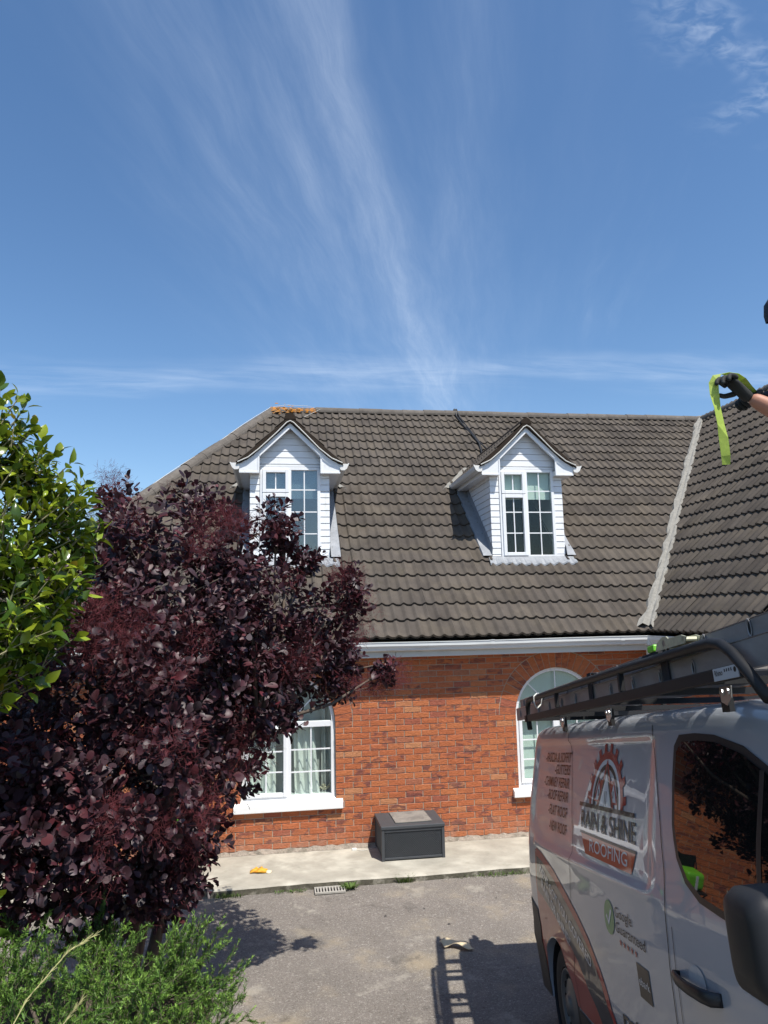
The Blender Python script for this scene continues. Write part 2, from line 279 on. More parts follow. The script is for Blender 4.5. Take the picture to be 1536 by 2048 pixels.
mat('aluminium', (0.27, 0.255, 0.245), 0.45, metallic=0.25, var=0.2, vscale=6, stretch=(1, 1, 3), spots=[(9, 0.60, 0.8, (0.20, 0.17, 0.15), 0.5)])
mat('steel', (0.55, 0.55, 0.55), 0.3, metallic=0.9); mat('label_silver', (0.42, 0.43, 0.44), 0.5)
mat('ratchet', (0.62, 0.60, 0.42), 0.4, metallic=0.5, var=0.2, vscale=40)
mat('strap_green', (0.50, 0.64, 0.12), 0.5, trans=0.35, var=0.12, vscale=60)
mat('green_plastic', (0.16, 0.50, 0.03), 0.4)
mat('skin', (0.42, 0.20, 0.13), 0.55, spec=0.4, var=0.08, vscale=15)
mat('glove', (0.018, 0.020, 0.018), 0.8, var=0.3, vscale=40, bump=0.3, bscale=150)
mat('cloth_black', (0.020, 0.020, 0.026), 0.85, var=0.2, vscale=12); mat('cloth_navy', (0.03, 0.035, 0.05), 0.9, var=0.2, vscale=12)
mat('cable_black', (0.012, 0.012, 0.012), 0.5); mat('cable_white', (0.66, 0.65, 0.60), 0.5); mat('hair', (0.03, 0.022, 0.018), 0.7)
mat('near_black', (0.02, 0.022, 0.025), 0.6, var=0.2, vscale=10)

# ------------------------------------------------------------------ mesh helpers
def link(o, parent=None):
    COL.objects.link(o)
    if parent is not None: o.parent = parent
    return o
def tag(o, label=None, cat=None, group=None, kind=None):
    if label: o['label'] = label
    if cat: o['category'] = cat
    if group: o['group'] = group
    if kind: o['kind'] = kind
    return o
def empty(name, loc=(0, 0, 0), rot=None):
    o = bpy.data.objects.new(name, None); o.empty_display_size = 0.1; o.location = loc
    if rot: o.rotation_euler = rot
    COL.objects.link(o); return o
class MB:
    def __init__(s): s.v = []; s.f = []; s.r = []
    def add(s, vs, fs, r=None):
        b = len(s.v); s.v += [tuple(p) for p in vs]; s.f += [tuple(b + i for i in f) for f in fs]
        if r is not None: s.r += [r] * len(vs)
        return s
    def box(s, a, b, r=None):
        (x0, y0, z0), (x1, y1, z1) = a, b
        vs = [(x0, y0, z0), (x1, y0, z0), (x1, y1, z0), (x0, y1, z0), (x0, y0, z1), (x1, y0, z1), (x1, y1, z1), (x0, y1, z1)]
        return s.add(vs, [(0, 3, 2, 1), (4, 5, 6, 7), (0, 1, 5, 4), (1, 2, 6, 5), (2, 3, 7, 6), (3, 0, 4, 7)], r)
    def prism(s, poly, axis, a, b, r=None):
        """poly: 2D points; axis 'y': (x,z) extruded along y; 'x': (y,z) along x; 'z': (x,y) along z"""
        n = len(poly)
        def P(p, t): return {'y': (p[0], t, p[1]), 'x': (t, p[0], p[1]), 'z': (p[0], p[1], t)}[axis]
        vs = [P(p, a) for p in poly] + [P(p, b) for p in poly]
        tr = tessellate_polygon([[Vector((p[0], p[1], 0)) for p in poly]])
        fs = [tuple(t) for t in tr] + [tuple(n + i for i in reversed(t)) for t in tr]
        fs += [(i, (i + 1) % n, n + (i + 1) % n, n + i) for i in range(n)]
        return s.add(vs, fs, r)
    def tube(s, pts, rad, n=8, caps=True):
        pts = [Vector(p) for p in pts]; rings = []; up = Vector((0.13, 0.27, 1)).normalized()
        for i, p in enumerate(pts):
            t = (pts[min(i + 1, len(pts) - 1)] - pts[max(i - 1, 0)]).normalized()
            a = t.cross(up); a = a.normalized() if a.length > 1e-4 else Vector((1, 0, 0)); b = t.cross(a)
            r = rad[i] if isinstance(rad, (list, tuple)) else rad
            rings.append([p + (a * math.cos(2 * math.pi * k / n) + b * math.sin(2 * math.pi * k / n)) * r for k in range(n)])
        vs = [q for R_ in rings for q in R_]; fs = []
        for i in range(len(pts) - 1):
            for k in range(n): fs.append((i * n + k, i * n + (k + 1) % n, (i + 1) * n + (k + 1) % n, (i + 1) * n + k))
        if caps: fs += [tuple(range(n))[::-1], tuple((len(pts) - 1) * n + k for k in range(n))]
        return s.add(vs, fs)
    def lathe(s, prof, c, axis, n=32, close=True):
        """prof: (radius, along) ring profile around axis vector through c"""
        ax = Vector(axis).normalized(); a = ax.orthogonal().normalized(); b = ax.cross(a); c = Vector(c); m = len(prof)
        vs = [c + ax * t + (a * math.cos(2 * math.pi * k / n) + b * math.sin(2 * math.pi * k / n)) * r for k in range(n) for (r, t) in prof]
        fs = [(k * m + i, k * m + i + 1, ((k + 1) % n) * m + i + 1, ((k + 1) % n) * m + i) for k in range(n) for i in range(m - 1)]
        return s.add(vs, fs)
    def mesh(s, name, m=None, smooth=False, fix=True):
        me = bpy.data.meshes.new(name); me.from_pydata(s.v, [], s.f); me.update()
        if fix:
            bm = bmesh.new(); bm.from_mesh(me); bmesh.ops.recalc_face_normals(bm, faces=bm.faces); bm.to_mesh(me); bm.free()
        if s.r and len(s.r) == len(s.v):
            a = me.attributes.new('rnd', 'FLOAT', 'POINT'); a.data.foreach_set('value', s.r)
        if m: me.materials.append(MATS[m])
        if smooth: me.shade_smooth()
        return me
    def build(s, name, m, parent=None, smooth=False, bevel=0, fix=True, seg=2):
        o = bpy.data.objects.new(name, s.mesh(name, m, smooth, fix)); link(o, parent)
        if bevel:
            md = o.modifiers.new('bevel', 'BEVEL'); md.width = bevel; md.segments = seg; md.limit_method = 'ANGLE'; md.angle_limit = math.radians(40)
        return o
def np_mesh(name, V, F, m, rnd=None, smooth=False):
    """fast mesh from numpy arrays; F: (n,3) or (n,4)"""
    me = bpy.data.meshes.new(name); nf, k = F.shape
    me.vertices.add(len(V)); me.vertices.foreach_set('co', V.astype(np.float32).ravel())
    me.loops.add(nf * k); me.loops.foreach_set('vertex_index', F.astype(np.int32).ravel())
    me.polygons.add(nf); me.polygons.foreach_set('loop_start', np.arange(0, nf * k, k, dtype=np.int32))
    me.polygons.foreach_set('loop_total', np.full(nf, k, dtype=np.int32)) if False else None
    me.update(calc_edges=True); me.validate()
    if rnd is not None:
        a = me.attributes.new('rnd', 'FLOAT', 'POINT'); a.data.foreach_set('value', rnd.astype(np.float32))
    me.materials.append(MATS[m])
    if smooth: me.shade_smooth()
    return me
def fixnormals(o):
    bm = bmesh.new(); bm.from_mesh(o.data); bmesh.ops.recalc_face_normals(bm, faces=bm.faces); bm.to_mesh(o.data); bm.free()

# ------------------------------------------------------------------ levels of the ground
_gy = [-40, -20, -12, -9.4, -7.75, -6.0, -4.72, -4.0, -3.0, -2.0, -1.0, 30]
_gz = [2.4, 2.0, 1.36, 0.93, 0.62, 0.275, 0.055, -0.025, -0.072, -0.078, -0.070, -0.070]
def zdrive(y):
    # light smoothing of the level line of the drive
    return float(np.mean([np.interp(y + d, _gy, _gz) for d in (-0.6, -0.3, 0, 0.3, 0.6)])) if y < -1.5 else float(np.interp(y, _gy, _gz))
def sstep(a, b, x):
    t = min(1, max(0, (x - a) / (b - a))); return t * t * (3 - 2 * t)
def zbank(x, y):
    k = sstep(-0.35, -1.0, x) * sstep(-2.3, -4.6, y); return zdrive(y) - 0.035 + 0.52 * k + 0.02 * math.sin(7 * x + 5 * y) * k
def ground():
    xs = [-300, -120, -50, -20, -9] + list(np.arange(-6, 1.01, 0.25)) + [3, 6, 10, 20, 60, 300]
    ys = [-300, -120, -50, -25] + list(np.arange(-14, -1.2, 0.3)) + [-1.15, -0.5, 3, 12, 40, 120, 500]
    V = [(x, y, (zbank(x, max(y, -40)) if y < -1.2 else -0.16) - (0.02 if x > 0 else 0)) for y in ys for x in xs]
    n = len(xs); F = [(j * n + i, j * n + i + 1, (j + 1) * n + i + 1, (j + 1) * n + i) for j in range(len(ys) - 1) for i in range(n - 1)]
    tag(MB().add(V, F).build('ground', 'soil', smooth=True), kind='structure')
    xs = list(np.linspace(-2.6, 9.0, 40)); ys = list(np.arange(-30, -1.0, 0.35)) + [-1.0]
    V = [(x, y, zdrive(y) + 0.006 * math.sin(x * 1.7 + y) + 0.004 * math.sin(3 * x - 2 * y)) for y in ys for x in xs]; n = len(xs)
    F = [(j * n + i, j * n + i + 1, (j + 1) * n + i + 1, (j + 1) * n + i) for j in range(len(ys) - 1) for i in range(n - 1)]
    tag(MB().add(V, F).build('driveway', 'asphalt', smooth=True), kind='structure')
    # concrete path against the house, with its low worn front edge
    mb = MB(); xs = np.arange(-4.6, 5.21, 0.10); top = []; prof = []
    for x in xs:
        e = -1.09 + 0.012 * math.sin(3.1 * x) + random.uniform(-0.008, 0.008)
        prof.append([(x, 0.02, 0.0), (x, e + 0.03, 0.0 + random.uniform(-0.002, 0.002)), (x, e, -0.014)])
    for i in range(len(xs) - 1):
        for k in range(2): mb.add([prof[i][k], prof[i + 1][k], prof[i + 1][k + 1], prof[i][k + 1]], [(0, 1, 2, 3)])
    path = tag(mb.build('path', 'concrete', fix=True), kind='structure')
    for p in path.data.polygons: p.use_smooth = True
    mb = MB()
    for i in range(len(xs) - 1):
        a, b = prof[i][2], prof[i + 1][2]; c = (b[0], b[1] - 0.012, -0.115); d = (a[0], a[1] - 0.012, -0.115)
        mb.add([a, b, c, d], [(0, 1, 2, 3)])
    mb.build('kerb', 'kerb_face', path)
ground()

# ------------------------------------------------------------------ house
house = empty('house', (0, 0, 0))
tag(house, 'red brick bungalow with brown tiled roof and two white gabled dormers', 'house')
EY, EZ = -0.30, 2.57                       # tile edge at the eaves
RY, RZ = 4.72, 7.01                        # ridge
PIT = math.atan2(RZ - EZ, RY - EY); TP = math.tan(PIT)
XE, XR = 4.956, 9.30                       # wing eave / ridge line (x)
TW = (RZ - EZ) / (XR - XE); PW = math.atan(TW)
YG = -2.36                                 # wing gable verge
HX0, HX1 = -0.12, -4.20                    # hip: ridge end and eave corner (x)
def zroof(y): return EZ + (y - EY) * TP
def zwing(x): return EZ + (x - XE) * TW
AX = [0.132, 3.722]; AR = 0.592; AZS = 1.536; SILLZ = 0.60
WX0, WX1 = -3.95, 5.21                     # brick wall extent
ZTOP = 2.36
def arch_top(x, r=AR):
    for c in AX:
        d = x - c
        if abs(d) < r: return c, AZS + math.sqrt(r * r - d * d)
    return None
def main_wall():
    # mortar-coloured backing with two arched openings
    mb = MB(); y = 0.007
    def quad(x0, x1, za, zb, zc, zd): mb.add([(x0, y, za), (x1, y, zb), (x1, y, zd), (x0, y, zc)], [(0, 1, 2, 3)])
    cuts = [WX0]
    for c in AX: cuts += [c - AR, c + AR]
    cuts.append(WX1)
    for i in range(0, len(cuts), 2): quad(cuts[i], cuts[i + 1], -0.15, -0.15, ZTOP, ZTOP)
    for c in AX:
        quad(c - AR, c + AR, -0.15, -0.15, SILLZ - 0.05, SILLZ - 0.05); n = 28
        for k in range(n):
            a0, a1 = math.pi * (1 - k / n), math.pi * (1 - (k + 1) / n)
            x0, x1 = c + AR * math.cos(a0), c + AR * math.cos(a1); z0, z1 = AZS + AR * math.sin(a0), AZS + AR * math.sin(a1)
            quad(x0, x1, z0, z1, ZTOP, ZTOP)
            mb.add([(x0, y, z0), (x1, y, z1), (x1, 0.13, z1), (x0, 0.13, z0)], [(0, 1, 2, 3)])
        for sx in (c - AR, c + AR): mb.add([(sx, y, SILLZ - 0.05), (sx, y, AZS), (sx, 0.13, AZS), (sx, 0.13, SILLZ - 0.05)], [(0, 1, 2, 3)])
    wall = mb.build('wall', 'mortar', house, fix=False)
    # ---- bricks
    BL, BH, BD = 0.215, 0.066, 0.03
    def brick_mesh(w, h, jit, name='brick'):
        b = MB(); x, z = w / 2, h / 2; c = 0.0025
        j = lambda: random.uniform(-jit, jit)
        f = [(-x + c + j(), -z + c + j()), (x - c + j(), -z + c + j()), (x - c + j(), z - c + j()), (-x + c + j(), z - c + j())]
        bk = [(-x, -z), (x, -z), (x, z), (-x, z)]
        b.add([(p[0], 0 + random.uniform(-.001, .001), p[1]) for p in f] + [(p[0], c, p[1]) for p in bk] + [(p[0], BD, p[1]) for p in bk],
              [(0, 1, 2, 3)] + [(4 + i, 4 + (i + 1) % 4, (i + 1) % 4, i) for i in range(4)] + [(8 + i, 8 + (i + 1) % 4, 4 + (i + 1) % 4, 4 + i) for i in range(4)])
        return b
    variants = [brick_mesh(BL, BH, 0.0016).mesh('brick', 'brick') for _ in range(8)]
    halfv = [brick_mesh(0.1025, BH, 0.0016).mesh('brick', 'brick') for _ in range(3)]
    singles = []; rest = MB()
    def poly_brick(poly):
        y0 = random.uniform(-0.002, 0.002); r = random.random(); n = len(poly)
        rest.add([(p[0], y0, p[1]) for p in poly] + [(p[0], BD, p[1]) for p in poly], [tuple(range(n))] + [(n + i, n + (i + 1) % n, (i + 1) % n, i) for i in range(n)], r)
    def clip(poly, nx, nz, d):               # keep nx*x+nz*z >= d
        out = []
        for i in range(len(poly)):
            a, b = poly[i], poly[(i + 1) % len(poly)]; fa, fb = nx * a[0] + nz * a[1] - d, nx * b[0] + nz * b[1] - d
            if fa >= 0: out.append(a)
            if (fa >= 0) != (fb >= 0): t = fa / (fa - fb); out.append((a[0] + (b[0] - a[0]) * t, a[1] + (b[1] - a[1]) * t))
        return out
    RO = AR + 0.225
    for k in range(23, -10, -1):
        zb = 1.6857 - 0.075 * k; zc = zb + 0.0375                     # bed line under the course
        if zc + 0.033 > ZTOP + 0.03: continue
        off = 2.5194 if k % 2 else 2.5194 + 0.1125
        i0 = math.ceil((WX0 - off) / 0.225); i1 = math.floor((WX1 - off) / 0.225)
        for i in range(i0, i1 + 1):
            xa = off + 0.225 * i + 0.005; xb = xa + BL; xb = min(xb, WX1 - 0.003)
            if xb - xa < 0.03: continue
            poly = [(xa, zc - BH / 2), (xb, zc - BH / 2), (xb, zc + BH / 2), (xa, zc + BH / 2)]; cut = xb - xa < BL - 0.001; pieces = [poly]
            for c in AX:
                new = []
                for pl in pieces:
                    x0 = min(p[0] for p in pl); x1 = max(p[0] for p in pl); xm = (x0 + x1) / 2
                    if zc < AZS:                                       # jambs and below the sill
                        if zc < SILLZ - 0.075: new.append(pl); continue
                        if x1 <= c - AR or x0 >= c + AR: new.append(pl); continue
                        cut = True
                        if x0 < c - AR - 0.025: new.append(clip(pl, -1, 0, -(c - AR - 0.002)))
                        if x1 > c + AR + 0.025: new.append(clip(pl, 1, 0, c + AR + 0.002))
                    else:
                        far = max(math.hypot(p[0] - c, p[1] - AZS) for p in pl); near = min(math.hypot(p[0] - c, p[1] - AZS) for p in pl)
                        nx_, nz_ = xm - c, zc - AZS; l = math.hypot(nx_, nz_)
                        if near > RO + 0.004 and not (x0 < c < x1 and zc - BH / 2 < AZS + RO): new.append(pl); continue
                        cut = True
                        if far < RO + 0.01: continue
                        q = clip(pl, nx_ / l, nz_ / l, (nx_ * c + nz_ * AZS) / l + RO + 0.006)
                        if len(q) > 2: new.append(q)
                pieces = new
            for pl in pieces:
                x0 = min(p[0] for p in pl); x1 = max(p[0] for p in pl)
                if len(pl) == 4 and not cut: singles.append((xa + BL / 2, zc, 0))
                elif len(pl) == 4 and zc < AZS and abs((x1 - x0) - 0.1025) < 0.02: singles.append(((x0 + x1) / 2, zc, (x1 - x0) / 0.1025))
                elif len(pl) > 2: poly_brick(pl)
    # arch voussoirs
    vo = []
    for c in AX:
        n = 24
        for i in range(n):
            a0 = math.pi * i / n + 0.006; a1 = math.pi * (i + 1) / n - 0.006
            poly = [(c + AR * math.cos(a0), AZS + AR * math.sin(a0)), (c + (AR + 0.222) * math.cos(a0), AZS + (AR + 0.222) * math.sin(a0)), (c + (AR + 0.222) * math.cos(a1), AZS + (AR + 0.222) * math.sin(a1)), (c + AR * math.cos(a1), AZS + AR * math.sin(a1))]
            vo.append(poly)
    def seen(x, z):                           # which bricks the photo shows
        u, v, d = px((x, 0, z)); return (430 < u < 1075 and 1300 < v < 1720) and not (u < 700 and v < 1400) and not (u > 1060 and v > 1450) and not (u < 480 and v < 1560)
    vis = [s_ for s_ in singles if seen(s_[0], s_[1])]; hid = [s_ for s_ in singles if not seen(s_[0], s_[1])]
    vis.sort(key=lambda s_: px((s_[0], 0, s_[1]))[2]); vv = [p for p in vo if seen(p[1][0], p[1][1])]
    keep = vis[:300 - len(vv)]; hid += vis[300 - len(vv):]
    for x, z, hf in keep:
        o = bpy.data.objects.new('brick', random.choice(halfv) if hf else random.choice(variants)); o.location = (x, random.uniform(-0.003, 0.002), z)
        o.rotation_euler = (random.uniform(-.006, .006), random.uniform(-.004, .004), random.uniform(-.008, .008))
        if hf: o.scale.x = hf
        link(o, wall)
    for x, z, hf in hid:
        w = 0.1025 * hf if hf else BL; poly_brick([(x - w / 2, z - BH / 2), (x + w / 2, z - BH / 2), (x + w / 2, z + BH / 2), (x - w / 2, z + BH / 2)])
    for p in vo:
        if p in vv:
            b = MB(); cx_ = sum(q[0] for q in p) / 4; cz_ = sum(q[1] for q in p) / 4
            b.add([(q[0] - cx_, 0, q[1] - cz_) for q in p] + [(q[0] - cx_, BD, q[1] - cz_) for q in p], [(0, 1, 2, 3)] + [(4 + i, 4 + (i + 1) % 4, (i + 1) % 4, i) for i in range(4)])
            o = b.build('arch_brick', 'brick', wall); o.location = (cx_, random.uniform(-.003, .002), cz_)
        else: poly_brick(p)
    tag(rest.build('brick_courses', 'brick', wall), kind='stuff')
    # wing wall towards the main house and its gable, laid the same way
    wb = MB(); x = XE + 0.27
    wb.add([(x + 0.009, 0.0, -0.15), (x + 0.009, YG + 0.15, -0.15), (x + 0.009, YG + 0.15, 2.5), (x + 0.009, 0.0, 2.5)], [(0, 1, 2, 3)])
    yg = YG + 0.15
    wb.add([(x, yg + 0.009, -0.15), (13.3, yg + 0.009, -0.15), (13.3, yg + 0.009, 2.7), (XR, yg + 0.009, RZ - 0.1), (x, yg + 0.009, 2.75)], [(0, 1, 2, 3, 4)])
    wb.add([(13.3, yg, -.15), (13.3, 9.2, -.15), (13.3, 9.2, 2.6), (13.3, yg, 2.6)], [(0, 1, 2, 3)])
    wb.add([(WX0, 0.01, -.15), (WX0, 9.3, -.15), (WX0, 9.3, 2.45), (WX0, 0.01, 2.45)], [(0, 1, 2, 3)])
    wb.add([(WX0, 9.3, -.15), (13.3, 9.3, -.15), (13.3, 9.3, 2.45), (WX0, 9.3, 2.45)], [(0, 1, 2, 3)])
    ww = wb.build('wing_wall', 'mortar', house, fix=False)
    rb = MB()
    for k in range(23, -10, -1):
        zc = 1.6857 - 0.075 * k + 0.0375; off = 0.0 if k % 2 else 0.1125
        for i in range(11):
            y1 = -0.004 - off - 0.225 * i; y0 = y1 - BL
            if y1 < yg + 0.05: break
            y0 = max(y0, yg); d = random.uniform(-.002, .002)
            rb.add([(x + d, y1, zc - BH / 2), (x + d, y0, zc - BH / 2), (x + d, y0, zc + BH / 2), (x + d, y1, zc + BH / 2)] + [(x + BD, y1, zc - BH / 2), (x + BD, y0, zc - BH / 2), (x + BD, y0, zc + BH / 2), (x + BD, y1, zc + BH / 2)],
                   [(0, 1, 2, 3), (4, 5, 1, 0), (5, 6, 2, 1), (6, 7, 3, 2), (7, 4, 0, 3)], random.random())
    for k in range(23, -60, -1):
        zc = 1.6857 - 0.075 * k + 0.0375; off = 0.0 if k % 2 else 0.1125
        xe0 = max(x, XE + (zc - EZ) / TW + 0.15 if zc > 2.6 else x); xe1 = 13.3 if zc < 2.6 else 2 * XR - xe0
        for i in range(40):
            xa = x + off + 0.225 * i
            if xa < xe0 or xa + BL > xe1: continue
            rb.add([(xa, yg, zc - BH / 2), (xa + BL, yg, zc - BH / 2), (xa + BL, yg, zc + BH / 2), (xa, yg, zc + BH / 2)], [(0, 1, 2, 3)], random.random())
    tag(rb.build('brick_courses', 'brick', ww, fix=False), kind='stuff')
    # rough mortar fillet along the foot of the wall
    fb = MB(); xs = np.arange(WX0, WX1, 0.06); pr = []
    for q in xs:
        h = 0.045 + random.uniform(-0.012, 0.012); pr.append([(q, -0.004, h), (q, -0.022 + random.uniform(-.006, .006), h * 0.55), (q, -0.045 + random.uniform(-.012, .008), 0.002)])
    for i in range(len(xs) - 1):
        for k in range(2): fb.add([pr[i][k], pr[i + 1][k], pr[i + 1][k + 1], pr[i][k + 1]], [(0, 1, 2, 3)])
    fb.build('mortar_fillet', 'fillet', house)
    MB().box((WX0 + .02, 0.2, -0.02), (13.2, 9.2, 0.02)).build('floor', 'room', house)
    return wall
main_wall()

# ---- lower arched windows
def bar(mb, x0, x1, z0, z1, y0, y1): return mb.box((x0, y0, z0), (x1, y1, z1))
def ring_frame(mb, x0, x1, z0, z1, t, y0, y1):
    bar(mb, x0, x0 + t, z0, z1, y0, y1); bar(mb, x1 - t, x1, z0, z1, y0, y1); bar(mb, x0 + t, x1 - t, z0, z0 + t, y0, y1); bar(mb, x0 + t, x1 - t, z1 - t, z1, y0, y1)
def arched_window(c, which):
    x0, x1 = c - AR + 0.004, c + AR - 0.004; zb = SILLZ; f = MB(); t = 0.052; y0, y1 = 0.045, 0.115
    bar(f, x0, x0 + t, zb, AZS, y0, y1); bar(f, x1 - t, x1, zb, AZS, y0, y1); bar(f, x0 + t, x1 - t, zb, zb + t, y0, y1); bar(f, x0 + t, x1 - t, AZS - 0.06, AZS + 0.012, y0 + 0.004, y1)
    bar(f, c - 0.03, c + 0.03, zb + t, AZS - 0.06, y0, y1)
    n = 28; ro, ri = AR - 0.004, AR - 0.048
    for k in range(n):
        a0, a1 = math.pi * k / n, math.pi * (k + 1) / n
        P = lambda r, a: (c + r * math.cos(a), AZS + 0.001 + r * math.sin(a))
        f.prism([P(ri, a0), P(ro, a0), P(ro, a1), P(ri, a1)], 'y', y0, y1)
    w = f.build('window', 'upvc', house, bevel=0.004)
    # left opening light, set proud
    s = MB(); ring_frame(s, x0 + t - 0.008, c - 0.022, zb + t - 0.008, AZS - 0.054, 0.045, y0 - 0.016, y1 - 0.02); s.build('casement', 'upvc', w, bevel=0.006)
    lp = (x0 + t + 0.036, c - 0.066, zb + t + 0.036, AZS - 0.098); rp = (x1 - t - 0.002, c + 0.032, zb + t + 0.002, AZS - 0.062); rp = (rp[1], rp[0], rp[2], rp[3])
    for (a, b, z0, z1) in (lp, rp):
        MB().box((a, 0.074, z0), (b, 0.080, z1)).build('pane', 'pane_clear', w)
        for k in (1, 2):
            zz = z0 + (z1 - z0) * k / 3; MB().box((a, 0.063, zz - 0.008), (b, 0.072, zz + 0.008)).build('glazing_bar', 'upvc', w)
        m = (a + b) / 2; MB().box((m - 0.008, 0.0632, z0), (m + 0.008, 0.0722, z1)).build('glazing_bar', 'upvc', w)
    g = MB(); pl = [(c + (ri + .004) * math.cos(math.pi * k / n), AZS + 0.008 + (ri + .002) * math.sin(math.pi * k / n)) for k in range(n + 1)]
    g.prism(pl, 'y', 0.076, 0.082).build('pane', 'pane_clear' if which else 'pane_clear', w)
    for ang in (45, 90, 135):
        a = math.radians(ang); d = Vector((math.cos(a), 0, math.sin(a))); p = Vector((-d.z, 0, d.x)) * 0.007; q = MB()
        A, B = Vector((c, 0, AZS)) + d * 0.01, Vector((c, 0, AZS)) + d * (ri + 0.01)
        q.prism([((A + p).x, (A + p).z), ((B + p).x, (B + p).z), ((B - p).x, (B - p).z), ((A - p).x, (A - p).z)], 'y', 0.064, 0.073).build('glazing_bar', 'upvc', w)
    sl = MB(); sl.prism([(0.06, 0.535), (0.06, 0.612), (0.042, 0.615), (-0.055, 0.572), (-0.060, 0.566), (-0.060, 0.490), (-0.045, 0.484), (0.0, 0.484), (0.0, 0.535)], 'x', c - 0.677, c + 0.677)
    sl.build('sill', 'sill_white', w, bevel=0.004)
    return w
for i, c in enumerate(AX): arched_window(c, i)
def curtain(x0, x1, z0, z1, y, amp, folds, m, lean=0.0, name='curtain'):
    n = folds * 10; V = []; rows = 8
    for j in range(rows + 1):
        t = j / rows; z = z0 + (z1 - z0) * t
        for i in range(n + 1):
            s = i / n; x = x0 + (x1 - x0) * s; x += lean * (1 - t) * (0.3 + s)
            V.append((x, y + amp * math.sin(s * folds * 2 * math.pi + 0.6 * math.sin(3 * t)) * (0.6 + 0.4 * (1 - t)), z))
    F = [(j * (n + 1) + i, j * (n + 1) + i + 1, (j + 1) * (n + 1) + i + 1, (j + 1) * (n + 1) + i) for j in range(rows) for i in range(n)]
    return MB().add(V, F).build(name, m, smooth=True)
c = AX[0]
tag(curtain(c + 0.06, c + 0.32, 0.645, 1.50, 0.165, 0.035, 3, 'curtain', 0.06), 'pale gathered curtain behind right half of the left arched window', 'curtain')
tag(curtain(c - 0.54, c - 0.16, 0.645, 1.50, 0.155, 0.03, 4, 'curtain', 0.0), 'pale curtain behind the opening light of the left arched window', 'curtain')
tag(curtain(c + 0.42, c + 0.56, 0.645, 2.05, 0.20, 0.03, 2, 'curtain_grey', 0.0), 'grey curtain at right side of the left arched window', 'curtain')
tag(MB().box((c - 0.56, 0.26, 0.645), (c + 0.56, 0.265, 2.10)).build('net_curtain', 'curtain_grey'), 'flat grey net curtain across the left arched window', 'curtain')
c = AX[1]
tag(MB().box((c - 0.58, 0.125, 0.65), (c + 0.58, 0.129, 2.12)).build('roller_blind', 'blind'), 'pale green blind filling the arched window behind the van', 'blind')
# dried flowers on the sill board
df = MB()
for k in range(16):
    a = random.uniform(0, 6.28); r = random.uniform(0.03, 0.09); df.tube([(AX[0] + 0.46, 0.17, 0.67), (AX[0] + 0.46 + r * math.cos(a), 0.17 + 0.3 * r * math.sin(a), 0.69 + random.uniform(0, 0.07))], [0.004, 0.010], 5)
tag(df.build('dried_flowers', 'cream_cloth'), 'dried flowers standing inside the left arched window', 'flowers')
MB().box((AX[0] - .57, 0.13, 0.60), (AX[0] + .57, 0.30, 0.645)).build('window_board', 'upvc', house)
MB().box((AX[1] - .57, 0.131, 0.60), (AX[1] + .57, 0.165, 0.645)).build('window_board', 'upvc', house)

